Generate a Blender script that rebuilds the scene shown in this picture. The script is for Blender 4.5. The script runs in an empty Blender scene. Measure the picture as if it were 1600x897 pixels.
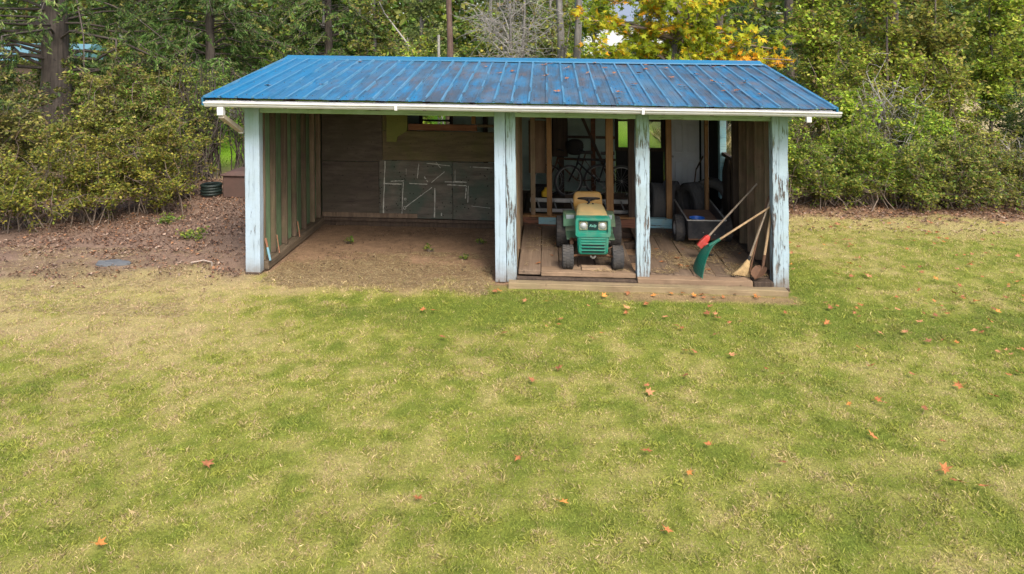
import bpy, bmesh, math, random
import numpy as np
from mathutils import Vector, Matrix, Euler

rng = np.random.default_rng(7)
random.seed(7)
SC = bpy.context.scene
COL = SC.collection

# ------------------------------------------------------------------ camera
cam_d = bpy.data.cameras.new("camera")
cam = bpy.data.objects.new("camera", cam_d)
COL.objects.link(cam)
cam.location = (0, -9.3, 3.2)
cam.rotation_euler = (math.radians(90), 0, math.atan(0.05))
cam_d.sensor_width = 36
cam_d.lens = 24.75
cam_d.shift_y = -0.2403
cam_d.clip_end = 600
SC.camera = cam

# ------------------------------------------------------------------ light
SUN_EL, SUN_AZ = math.radians(47), math.radians(156)
world = bpy.data.worlds.new("World")
SC.world = world
world.use_nodes = True
wn = world.node_tree
bg = wn.nodes["Background"]
sky = wn.nodes.new("ShaderNodeTexSky")
sky.sky_type = 'NISHITA'
sky.sun_disc = False
sky.sun_elevation = SUN_EL
sky.sun_rotation = SUN_AZ
sky.air_density = 1.0
sky.dust_density = 3.0
sky.ozone_density = 0.6
wn.links.new(sky.outputs[0], bg.inputs[0])
bg.inputs[1].default_value = 0.15
sun_d = bpy.data.lights.new("sun", 'SUN')
sun_d.energy = 1.8
sun_d.angle = math.radians(20)
sun_d.color = (1.0, 0.95, 0.87)
sun = bpy.data.objects.new("sun", sun_d)
COL.objects.link(sun)
sd = Vector((math.sin(SUN_AZ)*math.cos(SUN_EL), math.cos(SUN_AZ)*math.cos(SUN_EL), math.sin(SUN_EL)))
sun.rotation_euler = (-sd).to_track_quat('-Z', 'Y').to_euler()
sun.location = sd*30
vs = SC.view_settings
vs.view_transform = 'Standard'
vs.look = 'None'
vs.exposure = 1.18
vs.gamma = 1
vs.use_curve_mapping = False

# ------------------------------------------------------------------ helpers
LX, LZ = 0.009, 0.0115          # the site falls gently to the right, the old shed leans a little
def warp(p):
    p = np.asarray(p, float)
    q = p.copy()
    q[..., 0] = p[..., 0]-LX*p[..., 2]
    q[..., 2] = p[..., 2]-LZ*p[..., 0]
    return q
def W(x, y, z=0.0):
    return tuple(warp((x, y, z)))

def tag(o, label=None, cat=None, group=None, kind=None):
    if label: o["label"] = label
    if cat: o["category"] = cat
    if group: o["group"] = group
    if kind: o["kind"] = kind
    return o
def empty(name, loc, rz=0.0):
    o = bpy.data.objects.new(name, None)
    COL.objects.link(o)
    o.location = loc
    o.rotation_euler = (0, 0, rz)
    o.empty_display_size = 0.1
    return o
def np_mesh(name, V, T, mat, col=None, smooth=False, parent=None, origin=None):
    V = np.asarray(V, np.float32).reshape(-1, 3)
    T = np.asarray(T, np.int32)
    k = T.shape[1]
    if origin is not None:
        V = V-np.asarray(origin, np.float32)
    me = bpy.data.meshes.new(name)
    me.vertices.add(len(V)); me.vertices.foreach_set("co", V.ravel())
    me.loops.add(T.size); me.loops.foreach_set("vertex_index", T.ravel())
    me.polygons.add(len(T))
    me.polygons.foreach_set("loop_start", np.arange(0, T.size, k, dtype=np.int32))
    me.polygons.foreach_set("loop_total", np.full(len(T), k, np.int32))
    if smooth:
        me.polygons.foreach_set("use_smooth", np.ones(len(T), bool))
    if col is not None:
        a = me.color_attributes.new("Col", 'FLOAT_COLOR', 'POINT')
        c4 = np.ones((len(V), 4), np.float32); c4[:, :3] = col
        a.data.foreach_set("color", c4.ravel())
    me.update(calc_edges=True)
    me.materials.append(mat)
    o = bpy.data.objects.new(name, me)
    COL.objects.link(o)
    if origin is not None and parent is None:
        o.location = origin
    if parent is not None:
        o.parent = parent
    return o

class MB:
    def __init__(s):
        s.v = []; s.f = []
    def add(s, vs, fs):
        n = len(s.v)
        s.v += [tuple(map(float, v)) for v in vs]
        s.f += [tuple(n+i for i in f) for f in fs]
        return s
    def box(s, x0, y0, z0, x1, y1, z1):
        return s.add([(x0,y0,z0),(x1,y0,z0),(x1,y1,z0),(x0,y1,z0),(x0,y0,z1),(x1,y0,z1),(x1,y1,z1),(x0,y1,z1)],
                     [(0,3,2,1),(4,5,6,7),(0,1,5,4),(1,2,6,5),(2,3,7,6),(3,0,4,7)])
    def beam(s, a, b, w, h, up=(0,0,1)):
        a = Vector(a); b = Vector(b); d = (b-a).normalized(); up = Vector(up)
        if abs(d.dot(up)) > .97: up = Vector((0,1,0))
        r = d.cross(up).normalized()*w/2; u = r.cross(d).normalized()*h/2
        vs = [p+q for p in (a, b) for q in (-r-u, r-u, r+u, -r+u)]
        return s.add(vs, [(0,1,2,3),(7,6,5,4),(0,4,5,1),(1,5,6,2),(2,6,7,3),(3,7,4,0)])
    def tube(s, pts, r, n=8, cap=True):
        pts = [Vector(p) for p in pts]
        rs = r if isinstance(r, (list, tuple)) else [r]*len(pts)
        n0 = len(s.v); prev = None
        for i, p in enumerate(pts):
            d = (pts[min(i+1, len(pts)-1)]-pts[max(i-1, 0)]).normalized()
            if prev is None:
                up = Vector((0,0,1)) if abs(d.z) < .9 else Vector((1,0,0))
                x = d.cross(up).normalized()
            else:
                x = (prev-d*prev.dot(d)).normalized()
            prev = x; y = d.cross(x)
            for k in range(n):
                a = 2*math.pi*k/n
                s.v.append(tuple(p+(x*math.cos(a)+y*math.sin(a))*rs[i]))
        for i in range(len(pts)-1):
            for k in range(n):
                a = n0+i*n+k; b = n0+i*n+(k+1) % n
                s.f.append((a, b, b+n, a+n))
        if cap:
            s.f.append(tuple(n0+k for k in range(n))[::-1])
            s.f.append(tuple(n0+(len(pts)-1)*n+k for k in range(n)))
        return s
    def ring(s, c, R, r, axis='X', n=28, m=8, squash=1.0):
        n0 = len(s.v); c = Vector(c)
        for i in range(n):
            a = 2*math.pi*i/n
            for k in range(m):
                b = 2*math.pi*k/m
                rad = R+r*math.cos(b); h = r*math.sin(b)*squash
                p = {'X': (h, rad*math.cos(a), rad*math.sin(a)), 'Y': (rad*math.cos(a), h, rad*math.sin(a)), 'Z': (rad*math.cos(a), rad*math.sin(a), h)}[axis]
                s.v.append(tuple(c+Vector(p)))
        for i in range(n):
            for k in range(m):
                s.f.append((n0+i*m+k, n0+((i+1) % n)*m+k, n0+((i+1) % n)*m+(k+1) % m, n0+i*m+(k+1) % m))
        return s
    def lathe(s, prof, c=(0,0,0), axis='X', n=24, closed=False):
        n0 = len(s.v); c = Vector(c); m = len(prof)
        for i in range(n):
            a = 2*math.pi*i/n; ca, sa = math.cos(a), math.sin(a)
            for (r, h) in prof:
                p = {'X': (h, r*ca, r*sa), 'Y': (r*ca, h, r*sa), 'Z': (r*ca, r*sa, h)}[axis]
                s.v.append(tuple(c+Vector(p)))
        for i in range(n):
            j = (i+1) % n
            for k in range(m if closed else m-1):
                k2 = (k+1) % m
                s.f.append((n0+i*m+k, n0+j*m+k, n0+j*m+k2, n0+i*m+k2))
        return s
    def loft(s, rings, cap=True):
        n = len(rings[0]); n0 = len(s.v)
        for r in rings: s.v += [tuple(map(float, p)) for p in r]
        for i in range(len(rings)-1):
            for k in range(n):
                a = n0+i*n+k; b = n0+i*n+(k+1) % n
                s.f.append((a, b, b+n, a+n))
        if cap:
            s.f.append(tuple(n0+k for k in range(n))[::-1])
            s.f.append(tuple(n0+(len(rings)-1)*n+k for k in range(n)))
        return s
    def build(s, name, mat, parent=None, world=False, bevel=0, smooth=False, subsurf=0, origin=None, segs=1):
        """world=True: vertices are site coordinates (warped); else local to the parent."""
        V = np.array(s.v, float).reshape(-1, 3)
        loc = None
        if world:
            V = warp(V)
            if parent is not None:
                q = parent; off = np.zeros(3)
                while q is not None:
                    off += np.array(q.location); q = q.parent
                V = V-off
            else:
                loc = np.array([V[:,0].mean(), V[:,1].mean(), V[:,2].min()]) if origin is None else np.array(origin)
                V = V-loc
        me = bpy.data.meshes.new(name)
        me.from_pydata([tuple(v) for v in V], [], s.f)
        bm = bmesh.new(); bm.from_mesh(me)
        bmesh.ops.recalc_face_normals(bm, faces=bm.faces)
        bm.to_mesh(me); bm.free()
        if smooth:
            for p in me.polygons: p.use_smooth = True
        me.materials.append(mat)
        o = bpy.data.objects.new(name, me)
        COL.objects.link(o)
        if loc is not None: o.location = loc
        if parent is not None: o.parent = parent
        if bevel:
            b = o.modifiers.new("bevel", 'BEVEL'); b.width = bevel; b.segments = segs; b.limit_method = 'ANGLE'
        if subsurf:
            b = o.modifiers.new("sub", 'SUBSURF'); b.levels = subsurf; b.render_levels = subsurf
        return o
def copy_tree(o, parent=None):
    c = o.copy(); COL.objects.link(c); c.parent = parent
    for ch in list(o.children): copy_tree(ch, c)
    return c
def rrect(w, h, r, n=4):
    pts = []
    for (sx, sy, a0) in ((1,1,0),(-1,1,90),(-1,-1,180),(1,-1,270)):
        for i in range(n+1):
            a = math.radians(a0+90*i/n)
            pts.append((sx*(w/2-r)+r*math.cos(a), sy*(h/2-r)+r*math.sin(a)))
    return pts

# value noise for layout
_H = rng.random((256, 256))
def vnoise(x, y):
    xi = np.floor(x).astype(int); yi = np.floor(y).astype(int)
    fx = x-xi; fy = y-yi
    fx = fx*fx*(3-2*fx); fy = fy*fy*(3-2*fy)
    g = lambda a, b: _H[a % 256, b % 256]
    return (g(xi,yi)*(1-fx)+g(xi+1,yi)*fx)*(1-fy)+(g(xi,yi+1)*(1-fx)+g(xi+1,yi+1)*fx)*fy
def fbm(x, y, o=4):
    s = 0; a = .5; t = 0
    for i in range(o):
        s = s+a*vnoise(x*2**i+17.3*i, y*2**i+5.1*i); t += a; a *= .55
    return s/t
def sstep(a, b, x):
    t = np.clip((x-a)/(b-a), 0, 1); return t*t*(3-2*t)

# ------------------------------------------------------------------ materials
class NT:
    def __init__(s, name):
        s.m = bpy.data.materials.new(name); s.m.use_nodes = True
        s.t = s.m.node_tree; s.b = s.t.nodes["Principled BSDF"]; s.out = s.t.nodes["Material Output"]
        s.b.inputs["Specular IOR Level"].default_value = 0.3
    def n(s, typ, **kw):
        x = s.t.nodes.new(typ)
        for k, v in kw.items(): setattr(x, k, v)
        return x
    def l(s, a, b): s.t.links.new(a, b)
    def coord(s, scale=(1,1,1), rnd=True):
        tc = s.n("ShaderNodeTexCoord"); v = tc.outputs["Object"]
        if rnd:
            oi = s.n("ShaderNodeObjectInfo"); mu = s.n("ShaderNodeMath", operation='MULTIPLY'); mu.inputs[1].default_value = 37.0
            s.l(oi.outputs["Random"], mu.inputs[0])
            ad = s.n("ShaderNodeVectorMath", operation='ADD'); s.l(v, ad.inputs[0]); s.l(mu.outputs[0], ad.inputs[1]); v = ad.outputs[0]
        mp = s.n("ShaderNodeMapping"); mp.inputs["Scale"].default_value = scale
        s.l(v, mp.inputs["Vector"])
        return mp.outputs[0]
    def noise(s, vec, scale=5, detail=5, rough=.6):
        x = s.n("ShaderNodeTexNoise"); x.inputs["Scale"].default_value = scale; x.inputs["Detail"].default_value = detail; x.inputs["Roughness"].default_value = rough
        if vec is not None: s.l(vec, x.inputs["Vector"])
        return x.outputs["Fac"]
    def ramp(s, fac, stops):
        x = s.n("ShaderNodeValToRGB"); e = x.color_ramp.elements
        while len(e) < len(stops): e.new(0.5)
        for el, (p, c) in zip(e, stops):
            el.position = p; el.color = (c[0], c[1], c[2], 1) if hasattr(c, '__len__') else (c, c, c, 1)
        s.l(fac, x.inputs[0]); return x.outputs[0]
    def mix(s, fac, a, b, mode='MIX'):
        x = s.n("ShaderNodeMix", data_type='RGBA', blend_type=mode)
        for sock, val in ((x.inputs[0], fac), (x.inputs[6], a), (x.inputs[7], b)):
            if hasattr(val, 'links') or hasattr(val, 'is_linked'): s.l(val, sock)
            elif hasattr(val, '__len__'): sock.default_value = (*val, 1)
            else: sock.default_value = val
        return x.outputs[2]
    def rand(s, lo, hi):
        oi = s.n("ShaderNodeObjectInfo"); mr = s.n("ShaderNodeMapRange"); mr.inputs[3].default_value = lo; mr.inputs[4].default_value = hi
        s.l(oi.outputs["Random"], mr.inputs[0]); return mr.outputs[0]
    def bump(s, h, strength=.4, dist=.01):
        x = s.n("ShaderNodeBump"); x.inputs["Strength"].default_value = strength; x.inputs["Distance"].default_value = dist
        s.l(h, x.inputs["Height"]); s.l(x.outputs[0], s.b.inputs["Normal"])
    def base(s, c):
        if hasattr(c, '__len__'): s.b.inputs["Base Color"].default_value = (*c, 1)
        else: s.l(c, s.b.inputs["Base Color"])
    def rough(s, r): s.b.inputs["Roughness"].default_value = r

def axis_scale(axis, across, along):
    v = [across]*3; v['XYZ'.index(axis)] = along; return tuple(v)
def wood(name, dark, light, axis='Z', var=(.7, 1.25), dirt=None, dirt_amt=.5, grain=26):
    t = NT(name)
    v = t.coord(axis_scale(axis, grain, 1.1))
    g = t.noise(v, 1.0, 6, .62)
    c = t.ramp(g, [(.28, dark), (.5, tuple((a+b)/2 for a, b in zip(dark, light))), (.72, light)])
    blot = t.noise(t.coord((2.2,2.2,2.2)), 1.3, 5, .65)
    c = t.mix(t.ramp(blot, [(.35, 0), (.75, .55)]), c, tuple(x*.55 for x in dark))
    if dirt is not None:
        d2 = t.noise(t.coord((1.6,1.6,1.6)), 2.1, 6, .7)
        c = t.mix(t.ramp(d2, [(.42, 0), (.62, dirt_amt)]), c, dirt)
    kn = t.noise(t.coord((9,9,9)), 1.0, 2, .5)
    c = t.mix(t.ramp(kn, [(.70, 0), (.78, .7)]), c, tuple(x*.4 for x in dark))
    c = t.mix(1.0, c, t.rand(*var), 'MULTIPLY')
    t.base(c); t.rough(.88)
    t.bump(g, .55, .008)
    return t.m
def paint_wood(name, paint, amount, axis='Z', under=(.10,.075,.055), grime=(.35,.38,.30), green=0.0):
    """old paint, cracked along the grain and peeled to grey wood"""
    t = NT(name)
    v = t.coord(axis_scale(axis, 52, 4.5))
    g = t.noise(v, 1.0, 7, .68)
    big = t.noise(t.coord(axis_scale(axis, 7, 2.0)), 1.0, 5, .62)
    ad = t.n("ShaderNodeMath", operation='ADD'); t.l(g, ad.inputs[0])
    mu = t.n("ShaderNodeMath", operation='MULTIPLY'); mu.inputs[1].default_value = .95; t.l(big, mu.inputs[0]); t.l(mu.outputs[0], ad.inputs[1])
    th = 1.34-amount*.42
    mk = t.n("ShaderNodeMapRange"); mk.inputs[1].default_value = th; mk.inputs[2].default_value = th+.05; t.l(ad.outputs[0], mk.inputs[0])
    wc = t.ramp(t.noise(t.coord(axis_scale(axis, 60, 2)), 1, 5, .6), [(.3, tuple(x*.35 for x in under)), (.55, under), (.75, tuple(min(1, x*2.4) for x in under))])
    dn = t.noise(t.coord((3,3,3)), 1.4, 6, .7)
    pc = t.mix(t.ramp(dn, [(.38, 0), (.72, .55)]), paint, grime)
    fine = t.noise(t.coord((40,40,40)), 1, 3, .5)
    pc = t.mix(t.ramp(fine, [(.62, 0), (.74, .45)]), pc, tuple(x*.6 for x in paint))
    # long dark checks in the timber
    ck = t.noise(t.coord(axis_scale(axis, 22, .55)), 1.0, 3, .5)
    ckm = t.ramp(ck, [(.485, 0), (.5, .8*min(1, amount*1.6)), (.515, 0)])
    c = t.mix(mk.outputs[0], pc, wc)
    c = t.mix(ckm, c, (.02,.017,.014))
    if green > 0:
        geo = t.n("ShaderNodeNewGeometry"); sp = t.n("ShaderNodeSeparateXYZ"); t.l(geo.outputs["Position"], sp.inputs[0])
        mr = t.n("ShaderNodeMapRange"); mr.inputs[1].default_value = 1.75; mr.inputs[2].default_value = 2.2; mr.inputs[4].default_value = green; t.l(sp.outputs[2], mr.inputs[0])
        mm = t.n("ShaderNodeMath", operation='MULTIPLY'); t.l(mr.outputs[0], mm.inputs[0]); t.l(t.ramp(big, [(.25,.5),(.6,1)]), mm.inputs[1])
        c = t.mix(mm.outputs[0], c, (.14,.27,.09))
    if axis == 'Z':                         # soil splashed on the foot of the post
        ge2 = t.n("ShaderNodeNewGeometry"); s2 = t.n("ShaderNodeSeparateXYZ"); t.l(ge2.outputs["Position"], s2.inputs[0])
        m2 = t.n("ShaderNodeMapRange"); m2.inputs[1].default_value = .30; m2.inputs[2].default_value = -.02; m2.inputs[3].default_value = 0; m2.inputs[4].default_value = 1.0; t.l(s2.outputs[2], m2.inputs[0])
        mq = t.n("ShaderNodeMath", operation='MULTIPLY'); t.l(m2.outputs[0], mq.inputs[0]); t.l(t.ramp(dn, [(.3,.25),(.6,1)]), mq.inputs[1])
        c = t.mix(mq.outputs[0], c, (.15,.11,.075))
    t.base(c); t.rough(.75)
    inv = t.n("ShaderNodeMath", operation='SUBTRACT'); inv.inputs[0].default_value = 1.0; t.l(mk.outputs[0], inv.inputs[1])
    t.bump(inv.outputs[0], .7, .004)
    return t.m
def plain(name, col, rough=.6, metal=0.0, var=.25, scale=8, bump=0.0, spec=.3, dirt=None, dirt_amt=.6):
    t = NT(name)
    nz = t.noise(t.coord((1,1,1)), scale, 5, .65)
    c = t.mix(t.ramp(nz, [(.3, 0), (.75, var*2)]), col, tuple(x*(1-var) for x in col))
    if dirt is not None:
        d = t.noise(t.coord((1,1,1)), scale*.45, 6, .7)
        c = t.mix(t.ramp(d, [(.42, 0), (.66, dirt_amt)]), c, dirt)
    t.base(c); t.rough(rough); t.b.inputs["Metallic"].default_value = metal
    t.b.inputs["Specular IOR Level"].default_value = spec
    if bump: t.bump(t.noise(t.coord((1,1,1)), scale*4, 4, .6), bump, .004)
    return t.m
def leaf_mat(name, trans=.35, rough=.6, gain=1.0):
    t = NT(name)
    at = t.n("ShaderNodeAttribute"); at.attribute_name = "Col"
    c = at.outputs["Color"]
    if gain != 1.0: c = t.mix(1.0, c, (gain,)*3, 'MULTIPLY')
    t.base(c); t.rough(rough)
    t.b.inputs["Specular IOR Level"].default_value = .25
    if trans:
        tr = t.n("ShaderNodeBsdfTranslucent"); t.l(c, tr.inputs[0])
        mx = t.n("ShaderNodeMixShader"); mx.inputs[0].default_value = trans
        t.l(t.b.outputs[0], mx.inputs[1]); t.l(tr.outputs[0], mx.inputs[2]); t.l(mx.outputs[0], t.out.inputs[0])
    return t.m

MLEAF = leaf_mat("foliage", .42)
MGRASS = leaf_mat("grass_blades", .25, .7)
MLITTER = leaf_mat("dry_litter", .1, .85)
MBLUE_CLEAN = paint_wood("blue_paint_sound", (.33,.415,.485), .36, green=.6, grime=(.27,.32,.33))
MBLUE_PEEL = paint_wood("blue_paint_peeling", (.315,.405,.46), .71, under=(.115,.10,.088), green=.65, grime=(.25,.29,.26))
MBLUE_SILL = paint_wood("blue_paint_sill", (.22,.42,.48), .5, axis='X', under=(.16,.07,.04))
MRED_SILL = paint_wood("worn_red_sill", (.22,.085,.05), .6, axis='X', under=(.13,.08,.05), grime=(.15,.10,.07))
MHEAD = paint_wood("green_header", (.30,.42,.26), .45, axis='X', grime=(.16,.26,.08))  # greenish header coat with darker green blotches
MSTUD = wood("old_stud", (.11,.068,.042), (.30,.20,.125), 'Z', dirt=(.10,.11,.05), dirt_amt=.4)
MSTUD_L = wood("grimy_stud", (.075,.052,.037), (.22,.155,.105), 'Z', dirt=(.09,.09,.04), dirt_amt=.4)
MSTUD_OR = wood("orange_stud", (.17,.085,.035), (.36,.20,.085), 'Z', var=(.8,1.15))
MSTUD_DK = wood("dark_stud", (.04,.027,.02), (.11,.075,.05), 'Z')
MBOARD_GR = wood("mossy_board", (.085,.135,.072), (.18,.255,.14), 'Z', var=(.75,1.2), grain=14)
MBOARD_BR = wood("brown_board", (.09,.062,.043), (.25,.175,.115), 'Z')
MPLANK_Y = wood("floor_plank_deep", (.10,.07,.048), (.27,.19,.127), 'Y', dirt=(.155,.105,.07), dirt_amt=.8, var=(.7,1.15))
MPLANK_X = wood("floor_plank_wide", (.13,.085,.052), (.34,.235,.145), 'X', dirt=(.20,.13,.08), dirt_amt=.6, var=(.85,1.15))
MTIMBER_X = wood("step_timber", (.14,.10,.055), (.35,.26,.15), 'X', dirt=(.24,.19,.10), dirt_amt=.5, var=(.9,1.1))
MSILL_Y = wood("sill_wood", (.06,.045,.03), (.19,.14,.09), 'Y')
MREDBEAM = wood("red_beam", (.10,.04,.02), (.24,.11,.06), 'X')
def ply(name, a, b, c, sc=1.4):
    t = NT(name)
    v = t.coord((1.2, 1.2, 7))
    n1 = t.noise(v, 2.0, 7, .68); n2 = t.noise(t.coord((1,1,1)), sc, 6, .65); n3 = t.noise(t.coord((1,1,1)), 38, 2, .5)
    col = t.ramp(n1, [(.3, a), (.7, b)])
    col = t.mix(t.ramp(n2, [(.42, 0), (.62, .8)]), col, c)
    col = t.mix(t.ramp(n3, [(.68, 0), (.73, .75)]), col, (.015,.013,.012))
    t.base(col); t.rough(.85); t.bump(n1, .35, .006)
    return t.m
MPLY_BR = ply("plywood_brown", (.036,.027,.021), (.105,.082,.062), (.055,.045,.03))
MPLY_OL = ply("plywood_olive", (.058,.042,.023), (.13,.10,.052), (.08,.08,.02))
MPLY_GR = ply("plywood_green_grey", (.058,.048,.038), (.15,.128,.10), (.052,.075,.055), 2.2)
MPLY_PATCH = ply("plywood_patch", (.10,.10,.03), (.20,.19,.05), (.12,.13,.03))
MPLY_PANEL = wood("panel_tan", (.10,.06,.035), (.22,.14,.085), 'Z', var=(.9,1.1), grain=9)
MWHITEPAINT = plain("white_paint_marks", (.62,.60,.52), .9, var=.55, scale=22, dirt=(.14,.13,.11), dirt_amt=.7)
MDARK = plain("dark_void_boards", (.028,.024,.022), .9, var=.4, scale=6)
MSAGE = plain("sage_wall", (.33,.42,.37), .8, var=.25, scale=3, dirt=(.12,.15,.12), dirt_amt=.6)
MGUTTER = plain("gutter_white", (.60,.59,.57), .45, var=.12, scale=5, dirt=(.36,.34,.30), dirt_amt=.4)
MDOOR = plain("panel_door_white", (.80,.80,.78), .6, var=.08, scale=4, dirt=(.6,.58,.54), dirt_amt=.3)
MRUBBER = plain("rubber", (.072,.069,.067), .8, var=.4, scale=9, bump=.3, dirt=(.085,.072,.055), dirt_amt=.45)
MTREAD = plain("dusty_tread", (.045,.043,.042), .85, var=.35, scale=14, bump=.3, dirt=(.10,.085,.07), dirt_amt=.5)
MBLACKMETAL = plain("black_metal", (.022,.022,.024), .5, .3, dirt=(.06,.05,.042), dirt_amt=.6)
MBLACKPLY = plain("cart_black", (.020,.022,.028), .42, .2, var=.4, scale=7, dirt=(.10,.095,.09), dirt_amt=.5, spec=.5)
MSTEEL = plain("steel", (.42,.42,.41), .4, .8, dirt=(.2,.15,.1))
MALU = plain("aluminium", (.42,.41,.39), .5, .5, dirt=(.18,.16,.13))
MRUST = plain("rusty_steel", (.13,.065,.035), .75, .3, scale=14, dirt=(.06,.04,.03))
MHANDLE = wood("tool_handle", (.30,.19,.10), (.50,.36,.21), 'Z', var=(.9,1.1))
MHANDLE_GR = wood("grey_handle", (.18,.14,.10), (.34,.27,.20), 'Z', var=(.9,1.1))
MSTRAWBROOM = plain("broom_straw", (.42,.29,.14), .9, var=.45, scale=40, bump=.6)
MGREENPL = plain("green_plastic", (.008,.105,.07), .5, var=.3, scale=9, spec=.4, dirt=(.07,.12,.085), dirt_amt=.55)
MTEAL = plain("tractor_green", (.005,.18,.122), .5, var=.3, scale=9, spec=.4, dirt=(.12,.17,.115), dirt_amt=.6)
MTEAL_DK = plain("tractor_green_faded", (.10,.22,.13), .6, var=.3, scale=7, dirt=(.22,.19,.11), dirt_amt=.6)
MHOOD = plain("hood_dusty", (.38,.27,.12), .6, var=.25, scale=9, dirt=(.17,.20,.10), dirt_amt=.55)
MSEAT = plain("seat_tan", (.50,.28,.075), .5, var=.25, scale=7, dirt=(.34,.22,.09), dirt_amt=.5)
MREDPL = plain("red_plastic", (.45,.03,.022), .5, var=.3, spec=.4, dirt=(.22,.08,.06), dirt_amt=.5)
MBLUEPL = plain("blue_plastic", (.02,.13,.50), .4, var=.15, spec=.5)
MYELLOW = plain("yellow_plastic", (.55,.33,.02), .5)
MGLASSLAMP = plain("lamp_glass", (.32,.33,.32), .12, .2, var=.15, spec=.8)
MCHROME = plain("reflector", (.62,.62,.60), .25, .9, var=.2)
MBADGE = plain("badge_dark", (.008,.022,.022), .35, var=.2)
MBADGETXT = plain("badge_letters", (.16,.42,.34), .5, var=.1)
MPALE = plain("pale_blue_panel", (.42,.52,.56), .5, dirt=(.3,.26,.2), dirt_amt=.5)
MSTONE = plain("flat_stone_grey", (.11,.115,.12), .85, var=.3, scale=12, bump=.5)
MBROWNBIN = plain("brown_box", (.10,.058,.046), .75, var=.3, scale=5, dirt=(.06,.045,.035))
MPOT = plain("dark_green_hose", (.016,.026,.022), .5, var=.3)
MBARK = wood("bark_dark", (.045,.036,.03), (.16,.13,.108), 'Z', grain=16)
MBARK_RED = wood("bark_red", (.07,.042,.032), (.19,.125,.10), 'Z', grain=14)
MBARK_GREY = wood("bark_grey", (.07,.065,.058), (.27,.25,.225), 'Z', grain=9)
MTWIG = plain("twig_brown", (.19,.145,.11), .9, var=.4)
MTWIG_GREY = plain("twig_grey", (.30,.28,.25), .9, var=.35)
MTWIG_DK = plain("twig_dark", (.09,.072,.06), .9, var=.4)
MHOUSEW = plain("house_siding_white", (.55,.56,.56), .7, var=.06, scale=1)
MHOUSER = plain("house_roof_grey", (.16,.19,.24), .7, var=.2, scale=3)
MFARBLUE = plain("far_blue_roof", (.10,.20,.23), .6, var=.15, scale=1)
MGLASS = plain("window_glass_dark", (.03,.04,.045), .08, var=.1, spec=.8)
MSTAKE_OR = plain("stake_orange", (.30,.14,.08), .8)
MSTAKE_BL = plain("stake_blue", (.22,.42,.52), .8)

# metal roof paint: blue coat, chalked and stained in streaks running down the slope, sounder at one end
t = NT("blue_roof_paint")
vv = t.coord((5.5, .8, 5.5)); st = t.noise(vv, 1.0, 7, .68)
v2 = t.coord((1.4, .9, 1.4)); bgn = t.noise(v2, 1.3, 6, .66)
v3 = t.coord((16, 7, 16)); sp3 = t.noise(v3, 1.0, 5, .7)
geo = t.n("ShaderNodeNewGeometry"); sp = t.n("ShaderNodeSeparateXYZ"); t.l(geo.outputs["Position"], sp.inputs[0])
ex = t.n("ShaderNodeMapRange"); ex.inputs[1].default_value = -4.2; ex.inputs[2].default_value = -1.6; ex.inputs[3].default_value = .10; ex.inputs[4].default_value = 1.0; t.l(sp.outputs[0], ex.inputs[0])
blue = t.ramp(sp3, [(.3, (.005,.105,.225)), (.7, (.012,.152,.29))])
def mulf(a, b):
    m = t.n("ShaderNodeMath", operation='MULTIPLY'); t.l(a, m.inputs[0]); t.l(b, m.inputs[1]); return m.outputs[0]
c = t.mix(mulf(t.ramp(st, [(.34, 0), (.58, .95)]), ex.outputs[0]), blue, (.042,.055,.07))
c = t.mix(mulf(t.ramp(bgn, [(.46, 0), (.66, .65)]), ex.outputs[0]), c, (.065,.14,.205))
c = t.mix(mulf(t.ramp(t.noise(t.coord((2.1,1.1,2.1)), 1.6, 6, .7), [(.50, 0), (.68, .62)]), ex.outputs[0]), c, (.12,.075,.052))
t.base(c); t.rough(.5); t.b.inputs["Specular IOR Level"].default_value = .3
t.bump(st, .12, .006)
MROOF = t.m
MRIDGE = plain("ridge_blue", (.008,.135,.25), .42, var=.25, scale=4, spec=.45, dirt=(.05,.10,.18), dirt_amt=.4)

# ------------------------------------------------------------------ ground
def axis_pts(lo, f0, f1, hi, step):
    fine = np.arange(f0, f1+step/2, step)
    k = 26
    a = f0-(f0-lo)*(np.linspace(1, 0, k, endpoint=False)**2.6)
    b = f1+(hi-f1)*(np.linspace(0, 1, k+1)[1:]**2.6)
    return np.concatenate([a, fine, b])
xs = axis_pts(-180, -10.5, 10.5, 180, .09)
ys = axis_pts(-60, -7.5, 6.0, 260, .09)
def zone_dirt(x, y):
    """leaf litter / bare earth beside and inside the shed (0..1)"""
    n = fbm(x*1.6+3, y*1.6+9)-.5
    left = sstep(-.9, .6, y+.05+n*2.2)*sstep(-3.3, -3.9, x)*sstep(7.0, 6.0, y)
    bay = sstep(-.55, .15, y+n*1.3)*sstep(-4.1, -3.8, x)*sstep(-.15, -.6, x)*sstep(6.2, 5.6, y)
    shed = ((x > -.7) & (x < 3.1) & (y > -.05) & (y < 5.3)).astype(float)
    right = sstep(3.75, 4.3, y+n*1.4)*sstep(3.1, 3.4, x)*sstep(7.5, 6.2, y)
    edge = sstep(.22, .08, np.abs(y+.36+n*.25))*sstep(.3, 1.2, x)*sstep(3.25, 3.0, x)*.8
    return np.clip(np.maximum.reduce([left, bay, shed, right, edge]), 0, 1)
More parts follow.
